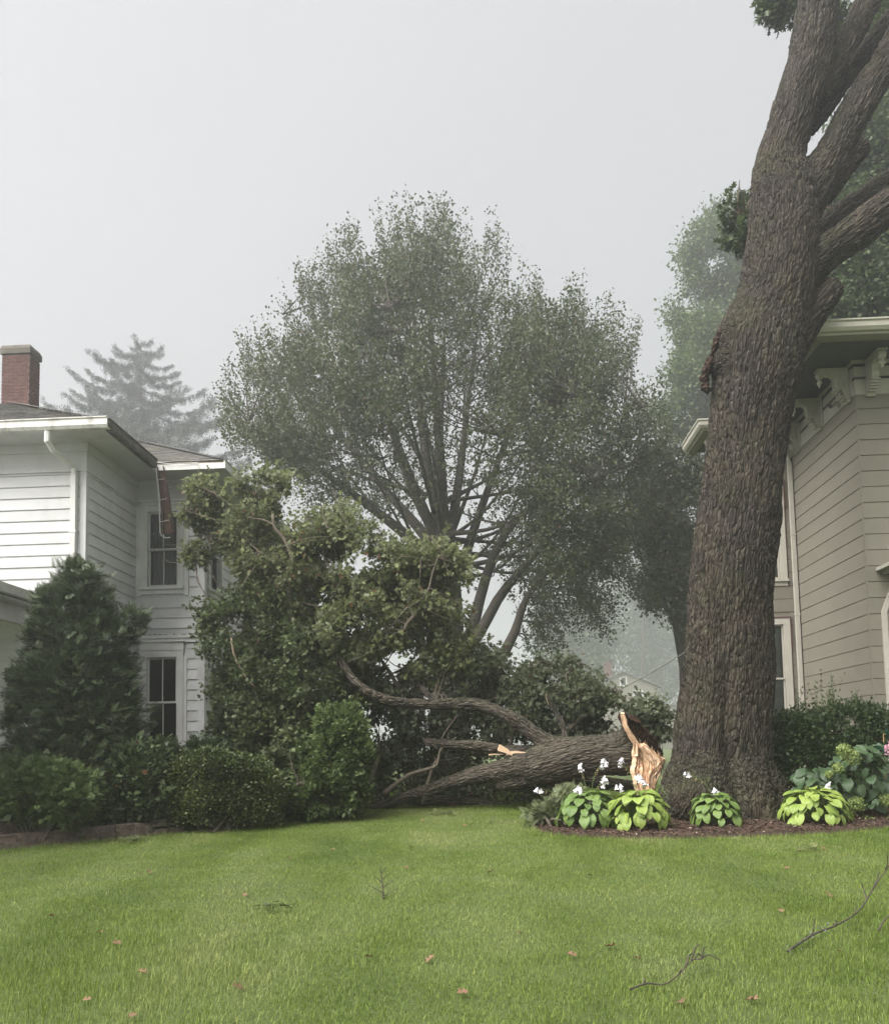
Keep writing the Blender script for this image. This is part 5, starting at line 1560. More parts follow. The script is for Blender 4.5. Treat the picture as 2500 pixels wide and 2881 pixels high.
# the break: a fan of split wood with a tall splinter, dark torn bark above it
def fan(name, left, right, Y0, Y1, m, seed, rows=56, cols=44, fib=0.02, depth=0.18, jag_=0.0, curve=0.10):
    """a thick split slab between a left and a right edge, ribbed along the grain"""
    rs = np.random.default_rng(seed)
    def edge(E_):
        E_ = np.array(E_, float); t = np.linspace(0, 1, len(E_)); tt2 = np.linspace(0, 1, rows)
        return np.column_stack([np.interp(tt2, t, E_[:, 0]), np.interp(tt2, t, E_[:, 1])])
    Lf, Rt = edge(left), edge(right)
    V = np.zeros((rows, cols, 3))
    ribs = rs.normal(0, 1, cols)
    for i in range(rows):
        for j in range(cols):
            f = j / (cols - 1)
            js = jag_ * 2.2
            x = Lf[i, 0] * (1 - f) + Rt[i, 0] * f + js * mn.noise(Vector((i * .11, j * .25, seed * 3.1))) + js * .5 * mn.noise(Vector((i * .3, j * .9, seed)))
            y = Lf[i, 1] * (1 - f) + Rt[i, 1] * f + js * 2.4 * mn.noise(Vector((j * 1.3, i * .08, seed * 1.7))) * (1 - i / (rows - 1)) + js * 2.0 * mn.noise(Vector((j * 1.7, i * .08, seed * 2.7))) * (i / (rows - 1))
            rib = ribs[j] * 0.6 + 0.9 * mn.noise(Vector((f * 9, i * 0.03 + seed, 0))) + 0.8 * mn.noise(Vector((f * 26, i * 0.05, seed)))
            Yq = Y0 * (1 - f) + Y1 * f + curve * math.sin(f * math.pi) - fib * rib
            V[i, j] = rel(at(950 + x / 1.792, 1650 + y / 1.792, Yq))
    A = V.reshape(-1, 3); Bk = A + np.array([-0.05, depth, 0.0])
    n0 = len(A)
    idx = np.arange(n0).reshape(rows, cols)
    Fs = [(idx[i, j], idx[i + 1, j], idx[i + 1, j + 1], idx[i, j + 1]) for i in range(rows - 1) for j in range(cols - 1)]
    Fs += [tuple(n0 + q for q in f[::-1]) for f in Fs]
    rg = list(idx[0]) + list(idx[1:, -1]) + list(idx[-1, -2::-1]) + list(idx[-2:0:-1, 0])
    Fs += [(rg[(k + 1) % len(rg)], n0 + rg[(k + 1) % len(rg)], n0 + rg[k], rg[k]) for k in range(len(rg))]
    b = MB(); b.add(np.vstack([A, Bk]), Fs)
    return b.build(name, m, fo, smooth=False)
tag(fan('split_wood', [(1512, 815), (1504, 850), (1500, 900), (1502, 945), (1514, 990), (1526, 1040), (1545, 1100)],
        [(1548, 796), (1606, 846), (1652, 868), (1648, 910), (1618, 955), (1600, 1015), (1572, 1100)], FY - .40, FY - .54, M['fresh_wood'], 3, fib=.035, jag_=4.5, curve=-.09, depth=.10), 'pale fresh split wood at the snapped end')
tag(fan('splinter', [(1444, 642), (1448, 670), (1452, 700), (1466, 726), (1488, 765), (1504, 800), (1506, 850)],
        [(1446, 646), (1456, 672), (1458, 700), (1474, 724), (1498, 756), (1518, 796), (1514, 850)], FY - .50, FY - .50, M['fresh_wood'], 5, rows=40, cols=14, fib=0.025, depth=0.035, curve=-0.03, jag_=2.6), 'tall pale splinter standing up from the break')
tag(fan('torn_bark', [(1450, 650), (1466, 690), (1486, 728), (1512, 762), (1540, 802), (1590, 850), (1632, 872)],
        [(1458, 648), (1492, 668), (1530, 700), (1570, 735), (1608, 785), (1634, 830), (1646, 872)], FY - .36, FY - .40, M['torn_bark'], 7, rows=44, cols=30, fib=0.06, depth=0.3, jag_=5), 'dark rotten wood and torn bark behind the splinter')
# bark mantle that rises to the splinter, wrapping the end of the log
me2 = limb_mesh('bark_flap', [z4([(1400, 800, 130, -.05), (1436, 772, 110, -.1), (1456, 730, 60, -.2), (1452, 690, 30, -.3), (1444, 650, 12, -.38)], FY)], voxel=0.02, smooth=5, ridge=0.02, cell=20, sub=1)
o = link('bark_flap', me2, fo, M['log_bark']); o.location = -Vector(fb)
def sliver(pts, Y, w, m=None, name='wood_sliver'):
    P = [rel(at(950 + x / 1.792, 1650 + y / 1.792, Y)) for x, y in pts]
    rs = random.Random(int(pts[0][0]))
    b = MB(); n = len(P)
    V = []
    for i, p in enumerate(P):
        ww = w * (1 - 0.75 * i / (n - 1))
        for a, c in ((-1, -.6), (1, -.5), (.8, .7), (-.7, .6)): V.append(p + np.array([ww * .2 * a, ww * c * .7, ww * a * .5 * rs.uniform(.7, 1.2)]))
    b.add(V, [(i * 4 + j, i * 4 + (j + 1) % 4, i * 4 + 4 + (j + 1) % 4, i * 4 + 4 + j) for i in range(n - 1) for j in range(4)] + [(3, 2, 1, 0), tuple(range(4 * n - 4, 4 * n))])
    return b.build(name, m or M['fresh_wood'], fo)
sliver([(1580, 1030), (1530, 1032), (1466, 1036)], FY - .75, 0.06); sliver([(1582, 1046), (1540, 1070), (1490, 1100)], FY - .8, 0.05)
sliver([(1560, 1050), (1552, 1090), (1540, 1118)], FY - .6, 0.06); sliver([(1570, 1030), (1572, 1070), (1575, 1110)], FY - .6, 0.05)
sliver([(850, 842), (900, 835), (972, 842)], FY + .02, 0.06); sliver([(760, 850), (790, 846), (830, 848)], FY + .12, 0.025); sliver([(810, 812), (850, 830), (880, 850)], FY + .0, 0.10)
tag(sliver([(1052, 540), (1048, 556), (1062, 600)], FY + .02, 0.05, M['bare_wood']), 'bare pale tip of the snapped side branch')
rs9 = random.Random(91)
for k in range(16):      # long torn fibres along the top and right rim of the break
    f = k / 15
    x0 = 1515 + 118 * f + rs9.uniform(-8, 8); y0 = 806 + 62 * f + rs9.uniform(-4, 10); L9 = rs9.uniform(18, 52)
    sliver([(x0, y0 + 30), (x0 - 1, y0), (x0 - 4 + rs9.uniform(-6, 6), y0 - L9)], FY - .50 + rs9.uniform(-.03, .05), rs9.uniform(.018, .035))
for k in range(9):
    y0 = 890 + 22 * k; x0 = (1638, 1634, 1622, 1606, 1600, 1594, 1588, 1578, 1570)[k]
    sliver([(x0 - 22, y0 - 26), (x0 - 6, y0), (x0 + rs9.uniform(0, 10), y0 + rs9.uniform(20, 46))], FY - .56, rs9.uniform(.02, .035), M['fresh_wood'] if k % 3 else M['scar'])
for k in range(18):
    f = k / 17
    x0 = 1462 + 172 * f; y0 = 655 + 165 * f ** 1.1
    sliver([(x0 - 8, y0 + 46), (x0, y0 + 10), (x0 + rs9.uniform(0, 16), y0 - rs9.uniform(4, 34))], FY - .40, rs9.uniform(.03, .06), M['torn_bark'] if k % 5 else M['scar'])
# smaller limbs inside the crown, measured on another enlargement (origin 400,1250, 1.878 x)
def z3(pts, Y):
    P = []; R = []
    for q in pts:
        Yq = Y + (q[3] if len(q) > 3 else 0)
        P.append(at(400 + q[0] / 1.878, 1250 + q[1] / 1.878, Yq)); R.append(q[2] / 1.878 / F_PX * Yq / 2)
    return P, R
def fl(P, R, m='twig', name='limb', n=16, sides=7, lab=None):
    P, R = spline(P, R, n)
    b = MB(); b.tube([rel(p) for p in P], R, sides)
    o = b.build(name, M[m], fo, smooth=True)
    if lab: tag(o, lab)
    return P
BR = []
for pts, Y, w in (
    ([(900, 1010, 34), (820, 960, 32), (775, 880, 34), (770, 780, 36), (785, 680, 34), (795, 610, 26), (770, 540, 22), (735, 480, 20), (695, 435, 18), (690, 370, 16)], 14.45, 1),
    ([(790, 640, 18), (745, 665, 14), (680, 610, 13), (600, 555, 12), (520, 470, 10), (430, 420, 8), (330, 380, 6), (230, 350, 4)], 14.4, 1),
    ([(700, 430, 14), (640, 400, 11), (560, 385, 9), (470, 320, 7), (380, 260, 5)], 14.45, 1),
    ([(650, 420, 9), (655, 360, 8), (700, 280, 6), (740, 180, 4)], 15.0, 1),
    ([(520, 500, 8), (430, 500, 6), (340, 540, 5), (280, 580, 4)], 14.7, 1),
    ([(1385, 985, 22), (1400, 945, 20), (1455, 885, 18), (1480, 820, 15), (1515, 760, 12), (1530, 690, 9), (1560, 600, 6)], 14.35, 1),
    ([(1020, 1060, 30), (1000, 960, 24), (980, 860, 20), (1000, 740, 16), (1060, 600, 12), (1090, 480, 8), (1110, 380, 5)], 15.1, 1),
    ([(990, 850, 16), (900, 760, 12), (860, 640, 9), (830, 520, 6)], 15.1, 1),
    ([(1380, 1400, 26), (1330, 1240, 22), (1250, 1120, 18), (1220, 980, 14), (1250, 840, 10), (1300, 700, 7), (1340, 580, 5)], 15.0, 1),
    ([(1260, 1100, 14), (1180, 1060, 10), (1120, 960, 7), (1090, 900, 5)], 14.9, 1),
    ([(1480, 1900, 20), (1530, 1720, 18), (1570, 1640, 14), (1590, 1540, 10), (1660, 1440, 7)], 14.8, 1),
    ([(1270, 1850, 26), (1350, 1790, 24), (1440, 1740, 20), (1530, 1710, 18), (1590, 1600, 14), (1620, 1560, 9)], 14.9, 1),
    ([(1180, 1880, 28), (1200, 1790, 28), (1235, 1700, 26), (1260, 1620, 20)], 15.2, 1),
    ([(750, 1840, 26), (800, 1815, 28), (850, 1795, 26), (890, 1790, 16)], 13.3, 1),
    ([(580, 1090, 20), (610, 1060, 24), (640, 1020, 22), (680, 990, 20)], 14.4, 1),
    ([(665, 1680, 20), (700, 1630, 18), (740, 1600, 14), (790, 1560, 10)], 14.0, 1),
    ([(700, 1530, 14), (760, 1490, 12), (820, 1470, 8)], 14.0, 1),
):
    BR.append(fl(*z3(pts, Y)))
tag(fo.children[-1]) if False else None
# pale peeled ends
for pts, Y in (([(470, 1024, 5), (478, 1080, 11), (495, 1140, 13), (530, 1200, 12), (560, 1250, 10), (600, 1285, 5)], 13.7), ([(572, 1092, 4), (600, 1060, 12), (622, 1020, 14)], 14.35)):
    P, R = z3(pts, Y); fl(P, R, 'bare_wood', 'limb', lab='bark-stripped pale branch end poking out of the leaves')
BR.append(fl(*z4([(230, 1055, 18), (290, 1000, 20), (360, 950, 20), (440, 925, 18), (500, 900, 14), (520, 820, 10), (600, 760, 8)], 14.5)))
BR.append(fl(*z4([(700, 590, 30), (820, 560, 22), (900, 500, 18), (960, 440, 14), (1020, 380, 8)], 15.2)))
BR.append(fl(*z4([(1100, 780, 30), (1200, 690, 24), (1300, 620, 18), (1400, 580, 12), (1520, 600, 8), (1600, 640, 5)], 15.0)))
BR.append(fl(*z4([(1200, 700, 18), (1180, 620, 14), (1160, 520, 10), (1150, 440, 6)], 15.0)))
BR.append(fl(*z4([(870, 800, 20), (880, 740, 16), (910, 680, 12), (900, 560, 8)], 14.8)))
# loose logs under and behind
for pts, Y, lab in (([(1500, 1010, 58), (1400, 1000, 62), (1280, 985, 60), (1160, 970, 54), (1060, 962, 46)], 14.7, 'grey broken log lying behind the snapped limb'),
                    ([(870, 1104, 34), (760, 1098, 40), (640, 1080, 44), (520, 1076, 46), (400, 1090, 44)], 15.3, 'short broken log lying on the grass under the fallen crown')):
    P, R = z4(pts, Y)
    mid_ = P[2]
    me3 = limb_mesh('broken_log', [([p - mid_ for p in P], R)], voxel=0.02, smooth=3, ridge=0.014, cell=22, sub=1)
    lo = link('broken_log', me3, None, M['log_bark']); lo.location = tuple(mid_)
    tag(lo, lab, 'log')
# foliage of the fallen crown
rs = np.random.default_rng(71)
up = [pb(620, 1385, 14.9, 90, 45, .5), pb(750, 1365, 15.2, 85, 45, .6), pb(800, 1430, 15.2, 60, 60), pb(560, 1450, 14.8, 45, 50, .3), pb(515, 1500, 14.6, 35, 32, .2), pb(555, 1560, 14.8, 35, 30, .3), pb(690, 1490, 15.0, 100, 80, .8), pb(715, 1600, 15.0, 50, 60, .5),
      pb(870, 1530, 15.1, 80, 90, .8), pb(960, 1480, 15.3, 70, 70, .8), pb(1000, 1560, 15.3, 110, 90, 1.0), pb(1100, 1600, 15.3, 90, 80, .9), pb(1205, 1580, 15.2, 80, 85, .8), pb(1270, 1620, 15.1, 60, 80, .7), pb(1240, 1700, 15.0, 90, 80, .8), pb(1110, 1700, 15.0, 120, 80, .9), pb(960, 1660, 14.9, 110, 90, .9), pb(830, 1650, 14.9, 90, 90, .8), pb(740, 1600, 14.9, 70, 80, .7),
      pb(1060, 1795, 14.8, 90, 50, .5), pb(1010, 1830, 14.8, 80, 40, .5), pb(1130, 1840, 14.9, 70, 45, .5), pb(960, 1780, 14.5, 60, 60, .6), pb(1280, 1830, 15.2, 90, 60, .7), pb(900, 1760, 15.2, 90, 80, .6), pb(930, 1860, 15.3, 90, 80, .6), pb(1000, 1730, 15.3, 100, 60, .6), pb(1160, 1770, 15.4, 110, 60, .6), pb(880, 1600, 15.4, 80, 80, .5), pb(1050, 1940, 15.6, 110, 60, .5), pb(930, 1980, 15.3, 80, 80, .5), pb(1200, 1895, 15.2, 90, 40, .6)]
C, O = blob_points(up, 7600, rs, 0.2, 1.7, -0.03, .2)
P, D, Nr, S = rosettes(C, O, 6, 0.10, rs, 1.0, 0.5, 0.055)
cloud('foliage', P, D, Nr, S, OAKL, M['oak_leaf'], fo, FB)
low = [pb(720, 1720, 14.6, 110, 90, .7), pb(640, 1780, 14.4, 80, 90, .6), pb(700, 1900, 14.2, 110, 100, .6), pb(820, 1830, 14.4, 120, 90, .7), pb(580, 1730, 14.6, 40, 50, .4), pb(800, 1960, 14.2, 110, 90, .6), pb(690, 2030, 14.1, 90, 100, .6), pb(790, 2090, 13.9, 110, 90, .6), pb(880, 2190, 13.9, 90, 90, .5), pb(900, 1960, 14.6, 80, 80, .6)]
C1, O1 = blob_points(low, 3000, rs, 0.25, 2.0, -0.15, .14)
P, D, Nr, S = rosettes(C1, O1, 7, 0.085, rs, 1.0, 0.15, 0.05)  # low crown leaves wear the darker evergreen colour to read as shaded
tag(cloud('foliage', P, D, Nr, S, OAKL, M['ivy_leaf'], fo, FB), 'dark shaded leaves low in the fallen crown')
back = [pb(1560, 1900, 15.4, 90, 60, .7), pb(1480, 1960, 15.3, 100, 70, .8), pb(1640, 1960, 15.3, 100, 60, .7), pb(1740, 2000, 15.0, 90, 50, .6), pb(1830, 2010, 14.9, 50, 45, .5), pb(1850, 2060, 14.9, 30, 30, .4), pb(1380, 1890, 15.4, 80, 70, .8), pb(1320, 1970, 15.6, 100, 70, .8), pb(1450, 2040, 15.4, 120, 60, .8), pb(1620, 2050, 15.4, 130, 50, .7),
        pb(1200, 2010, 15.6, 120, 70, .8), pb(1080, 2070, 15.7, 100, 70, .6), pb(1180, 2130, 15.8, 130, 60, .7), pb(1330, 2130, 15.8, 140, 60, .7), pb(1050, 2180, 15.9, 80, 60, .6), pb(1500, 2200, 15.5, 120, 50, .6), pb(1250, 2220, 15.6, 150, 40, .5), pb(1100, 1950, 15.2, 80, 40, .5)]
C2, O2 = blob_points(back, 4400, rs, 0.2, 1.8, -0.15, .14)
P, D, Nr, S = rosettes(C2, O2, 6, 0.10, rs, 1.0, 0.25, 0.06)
M['oak_shade'] = leaf_mat('oak_leaf_shaded', (0.036, 0.050, 0.027), (0.105, 0.122, 0.066), (0.12, 0.07, 0.045), 0.03, under=(0.125, 0.14, 0.09))  # darker copy of oak_leaf, the shade behind the log put into its colour
tag(cloud('foliage', P, D, Nr, S, OAKL, M['oak_shade'], fo, FB), 'shade-coloured leaves of the fallen crown behind the log')
# bent bare twigs poking out through the leaves
b = MB()
fr_ = C[np.argsort(C[:, 1])[:len(C) // 3]]
for s in fr_[rs.choice(len(fr_), 64, replace=False)]:
    d9 = unit(rs.normal(0, 1, (1, 3)))[0] * np.array([1, .35, 1]); L9 = rs.uniform(.35, 1.1)
    s = s + np.array([0, -.12, 0])
    e9 = s + d9 * L9; e9[1] = min(e9[1], s[1] + .05)
    P_, R__ = spline([s, (s + e9) / 2 + rs.normal(0, .09, 3), e9], [.011, .008, .003], 8)
    b.tube([rel(p) for p in P_], R__, 4, cap=False)
tag(b.build('bare_twigs', M['twig'], fo), kind='stuff')
# twigs that carry them
cand = np.vstack(BR + [np.array(spline(*z4([(480, 596, 58, .5), (290, 582, 50, .6), (140, 520, 44, .6), (20, 375, 36, .6), (-130, 275, 30, .6)], FY), 20)[0])])
b = MB()
allC = np.vstack([C, C1, C2])
sel = allC[rs.choice(len(allC), 1500, replace=False)]
for s in sel:
    d = np.linalg.norm(cand - s, axis=1)
    a = cand[np.argmin(d)]; L_ = d.min()
    if L_ > 1.3 or L_ < 0.12: continue
    m1 = (a + s) / 2 + rs.normal(0, .07 * L_, 3)
    b.tube([rel(a), rel(m1), rel(s)], [0.012, 0.008, 0.004], 4, cap=False)
tag(b.build('twigs', M['twig'], fo), kind='stuff')

# ------------------------------------------------------------------ shrubs
def shrub(name, label, px, Y, blobs, n, size, tm, m, seed, per=5, droop=0.0, inner=0.6, stems=8, noise_scale=2.2, thresh=-0.25, fray=0.09, tiers=0, org=None, out=0.7, group=None, jit=0.04, stem_m='twig', cat='shrub', radial=True):
    rs = np.random.default_rng(seed)
    base = at(px, 2300, Y); base[2] = gzf(base[0], Y) + 0.1
    t = thing(name, tuple(base), label, cat, group)
    bs = [pb(*q) for q in blobs]
    C, O = blob_points(bs, n, rs, inner, noise_scale, thresh, fray)
    keep = C[:, 2] > gzf(0, Y) + 0.08
    if tiers:      # foliage in loose horizontal layers
        ph = np.array([2.2 * mn.noise(Vector(q * 1.5)) for q in C])
        keep &= np.sin(C[:, 2] * 6.283 / tiers + ph * 2) > -0.6
    C, O = C[keep], O[keep]
    k = len(C)
    D = np.repeat(O, per, 0) * out + rs.normal(0, 0.5, (k * per, 3)) + np.array([0, 0, 0.25 - droop])
    P = np.repeat(C, per, 0) + rs.normal(0, jit, (k * per, 3))
    Nr = unit(rs.normal(0, 0.6, (k * per, 3)) + np.array([0, -0.2, 0.9]))
    cloud('foliage', P, D, Nr, size * rs.uniform(0.6, 1.3, k * per), tm, m, t, base)
    b = MB()
    for i in range(stems):
        e = bs[rs.integers(len(bs))][0] + rs.normal(0, .12, 3)
        a = base + np.array([rs.normal(0, .1), rs.normal(0, .1), -0.1])
        P_, R__ = spline([a, (a + e) / 2 + rs.normal(0, .06, 3), e], [.03, .02, .006], 7)
        b.tube([p - base for p in P_], R__, 5, cap=False)
    b.build('stem', M[stem_m], t, smooth=True)
    return t, base
shrub('yew_tree', 'tall dark cone-shaped yew against the white house', 215, 13.0,
      [(220, 1638, 13, 50, 48), (213, 1690, 13, 80, 52), (205, 1735, 13, 100, 60), (225, 1810, 13, 140, 80), (215, 1920, 12.9, 165, 100), (225, 2030, 12.9, 180, 110), (220, 2130, 12.9, 185, 90), (335, 1740, 13.2, 65, 18), (130, 1700, 13, 30, 30)], 5200, 0.155, SPRAY, M['yew_needle'], 81, per=3, inner=0.62, stems=12, thresh=-0.38, tiers=.3, out=1.0)
shrub('low_yew', 'rounded low green yew at the left picture edge behind the block wall', 110, 11.5,
      [(60, 2230, 11.5, 120, 70, .55), (170, 2235, 11.5, 90, 75, .5), (110, 2210, 11.6, 110, 65, .6), (230, 2280, 11.6, 40, 50, .35), (20, 2190, 11.7, 90, 45, .5)], 3000, 0.095, SPRAY, M['yew_low'], 82, per=3, inner=0.72, stems=40, out=0.8)
shrub('dark_shrub', 'dark shaded shrub between the low yew and the boxwood', 370, 12.4,
      [(330, 2240, 12.4, 80, 90), (420, 2220, 12.4, 75, 100), (380, 2170, 12.5, 80, 80), (290, 2270, 12.3, 50, 60), (460, 2160, 12.5, 30, 70)], 3000, 0.10, RHOMB, M['yew_needle'], 83, per=7, inner=0.6, stems=20)
shrub('boxwood', 'clipped rounded boxwood with small glossy leaves below the lower window', 620, 12.6,
      [(520, 2170, 12.6, 55, 50, .4), (590, 2160, 12.6, 60, 48, .4), (650, 2172, 12.7, 60, 50, .4), (710, 2188, 12.8, 55, 50, .4), (755, 2215, 12.8, 40, 50, .35), (510, 2240, 12.6, 55, 60, .4), (580, 2245, 12.5, 60, 60, .4), (660, 2250, 12.6, 65, 60, .4), (730, 2262, 12.8, 60, 55, .4), (560, 2295, 12.6, 85, 40, .4), (690, 2300, 12.7, 90, 38, .4)], 6500, 0.045, RHOMB, M['box_leaf'], 84, per=7, inner=0.7, stems=26, noise_scale=3, jit=0.035)
shrub('young_bush', 'small spiky green bush peeking over the boxwood under the window', 560, 13.3,
      [(475, 2120, 13.3, 25, 35), (560, 2105, 13.3, 32, 25), (600, 2120, 13.3, 35, 25), (545, 2140, 13.3, 80, 30)], 420, 0.11, SPRAY, M['hedge_leaf'], 85, per=4, inner=0.2, stems=8, out=0.5)
shrub('bright_shrub', 'bright green rounded bush in front of the fallen crown beside the lawn', 960, 13.7,
      [(960, 2060, 13.6, 70, 80, .45), (1000, 2130, 13.6, 50, 70, .4), (930, 2150, 13.5, 80, 80, .45), (990, 2220, 13.6, 50, 50, .35), (900, 2230, 13.4, 90, 60, .4), (960, 2250, 13.5, 60, 35, .3)], 3200, 0.075, RHOMB, M['bright_leaf'], 86, per=7, inner=0.35, stems=14, fray=.2, thresh=-.1, noise_scale=3)
shrub('evergreen_shrub', 'dark broad-leaved bush filling the corner beside the white house', 760, 14.6,
      [(720, 2060, 14.7, 130, 120), (660, 2180, 14.4, 90, 110), (830, 2120, 14.5, 100, 120), (760, 1900, 15.0, 110, 120), (700, 1960, 14.9, 110, 110), (800, 2230, 13.8, 110, 60, .5), (730, 2230, 13.8, 80, 60, .5)], 3600, 0.09, RHOMB, M['ivy_leaf'], 87, per=7, inner=0.5, stems=16)
shrub('hedge_row', 'dense dark green shrub row along the foot of the tan house', 2330, 13.7,
      [(2220, 2090, 13.7, 75, 80, .5), (2300, 2080, 13.7, 90, 85, .5), (2400, 2070, 13.7, 95, 90, .5), (2480, 2080, 13.7, 70, 90, .5), (2230, 2190, 13.6, 80, 80, .5), (2340, 2180, 13.6, 100, 90, .5), (2460, 2180, 13.6, 100, 90, .5), (2560, 2100, 13.7, 90, 100, .5)], 5200, 0.062, RHOMB, M['hedge_leaf'], 88, per=7, inner=0.7, stems=30, noise_scale=3)
# thin upright shoots above the hedge
hr = bpy.data.objects['hedge_row']
rs = np.random.default_rng(89)
b = MB(); LP, LD = [], []
for i in range(46):
    px = rs.choice([rs.uniform(2190, 2260), rs.uniform(2290, 2360), rs.uniform(2290, 2350), rs.uniform(2380, 2480)])
    top = 1880 + abs(px - 2320) * 0.55 + rs.uniform(0, 90)
    Yq = 13.6 + rs.uniform(-.2, .2)
    a = at(px, 2030, Yq); e = at(px + rs.normal(0, 14), min(top, 2000), Yq + rs.uniform(-.1, .1))
    m1 = (a + e) / 2 + rs.normal(0, .02, 3)
    P_, _ = spline([a, m1, e], [0, 0, 0], 9)
    b.tube([p - np.array(hr.location) for p in P_], np.linspace(.004, .0015, 9), 3, cap=False)
    for p in P_[2:]:
        for k in range(3):
            LP.append(p + rs.normal(0, .012, 3)); LD.append(rs.normal(0, 1, 3) + np.array([0, 0, .6]))
b.build('shoot', M['sprig_leaf'], hr)
LP = np.array(LP)
cloud('shoot_leaves', LP, np.array(LD), rs.normal(0, 1, LP.shape), rs.uniform(.025, .045, len(LP)), RHOMB, M['sprig_leaf'], hr, tuple(hr.location))
# feathery cut conifer branch lying left of the hostas
shrub('conifer_branch', 'feathery drooping evergreen branch lying left of the hostas on the bed edge', 1560, 12.2,
      [(1530, 2300, 12.2, 34, 22, .2), (1575, 2270, 12.4, 40, 20, .2), (1612, 2240, 12.6, 30, 14, .2), (1525, 2325, 12.0, 22, 14, .15), (1600, 2290, 12.2, 35, 28, .2), (1565, 2335, 11.9, 22, 10, .15)], 420, 0.13, SPRAY, M['cut_conifer'], 90, per=3, droop=0.6, inner=0.1, stems=10, out=0.4)

# ------------------------------------------------------------------ hostas: every leaf an object
def hosta_leaf(seed, L_=0.17, W=0.068):
    rs = random.Random(seed)
    nu, nv = 8, 6
    V = []; 
    cup = rs.uniform(.10, .2); dr = rs.uniform(.7, 1.2)
    for i in range(nu + 1):
        t = i / nu
        w = W * (math.sin(math.pi * min(1, t * 0.86 + 0.14)) ** 0.75) * (1 if t < .97 else .25)
        if i == 0: w = W * .55
        y0 = -0.018 if i == 0 else 0
        a = t * dr
        for j in range(nv + 1):
            s = j / nv * 2 - 1
            y = L_ * (math.sin(a) / dr) * 1.0 + (y0 if abs(s) > .3 else 0)
            z = L_ * ((math.cos(a) - 1) / dr) * 1.0 + cup * w * abs(s) ** 1.3 + 0.004 * math.sin(s * 10 + t * 2) * (1 if abs(s) < .95 else 1.8)
            V.append((w * s, y, z))
    m_ = nv + 1
    Fs = [(i * m_ + j, i * m_ + j + 1, (i + 1) * m_ + j + 1, (i + 1) * m_ + j) for i in range(nu) for j in range(nv)]
    q = MB(); q.add(V, Fs)
    me = q.mesh('leaf', True)
    me.materials.append(None)
    return me
def hosta_mat(name, dark, light, rib):
    m, n, l, p = mat(name)
    oi = n.new('ShaderNodeObjectInfo')
    r = ramp(n, [(0, dark), (1, light)])
    l.new(oi.outputs['Random'], r.inputs[0])
    tc = n.new('ShaderNodeTexCoord')
    wv = n.new('ShaderNodeTexWave'); wv.wave_type = 'BANDS'; wv.bands_direction = 'X'; wv.inputs['Scale'].default_value = 22; wv.inputs['Distortion'].default_value = 1.5; wv.inputs['Detail Scale'].default_value = 4
    l.new(tc.outputs['Object'], wv.inputs['Vector'])
    no = tex_noise(n, l, 16, 3, 0.5)
    c2 = mixc(n, l, r.outputs[0], rib, no.outputs[0])
    l.new(c2, p.inputs['Base Color'])
    p.inputs['Roughness'].default_value = 0.42; p.inputs['Specular IOR Level'].default_value = 0.35
    bump(n, l, p, wv.outputs[0], 0.35, 0.006)
    tr = n.new('ShaderNodeBsdfTranslucent'); l.new(mixc(n, l, c2, (1, 1.1, .4), .4, 'MULTIPLY'), tr.inputs[0])
    mx = n.new('ShaderNodeMixShader'); mx.inputs[0].default_value = .25
    l.new(p.outputs[0], mx.inputs[1]); l.new(tr.outputs[0], mx.inputs[2]); l.new(mx.outputs[0], n['Material Output'].inputs['Surface'])
    return m
M['hosta_a'] = hosta_mat('hosta_leaf_green', (0.065, 0.12, 0.028), (0.155, 0.22, 0.06), (0.13, 0.20, 0.05))
M['hosta_b'] = hosta_mat('hosta_leaf_chartreuse', (0.12, 0.185, 0.030), (0.27, 0.34, 0.085), (0.21, 0.29, 0.06))
M['petal'] = plain('white_petal', (0.72, 0.70, 0.74), 0.5, 0.08, 20, 0.3, bmp=0)
M['stalk'] = plain('flower_stalk', (0.10, 0.14, 0.045), 0.6, 0.2, 20, 0.2, bmp=0)
M['seed'] = plain('withered_bud', (0.32, 0.25, 0.14), 0.8, 0.3, 30, 0.1, bmp=0)
flo = MB()
for k in range(6):
    a = k * 1.047
    d = np.array([math.cos(a), math.sin(a)])
    s_ = np.array([-d[1], d[0]])
    V = []
    for t, r, z in ((0, .005, 0), (.4, .010, -.022), (.75, .016, -.045), (1, .034, -.056)):
        w = (.006, .010, .012, .004)[(0, .4, .75, 1).index(t)]
        V += [(d[0] * r - s_[0] * w, d[1] * r - s_[1] * w, z), (d[0] * r + s_[0] * w, d[1] * r + s_[1] * w, z)]
    flo.add(V, [(0, 1, 3, 2), (2, 3, 5, 4), (4, 5, 7, 6)])
flo_me = flo.mesh('blossom', True); flo_me.materials.append(M['petal'])
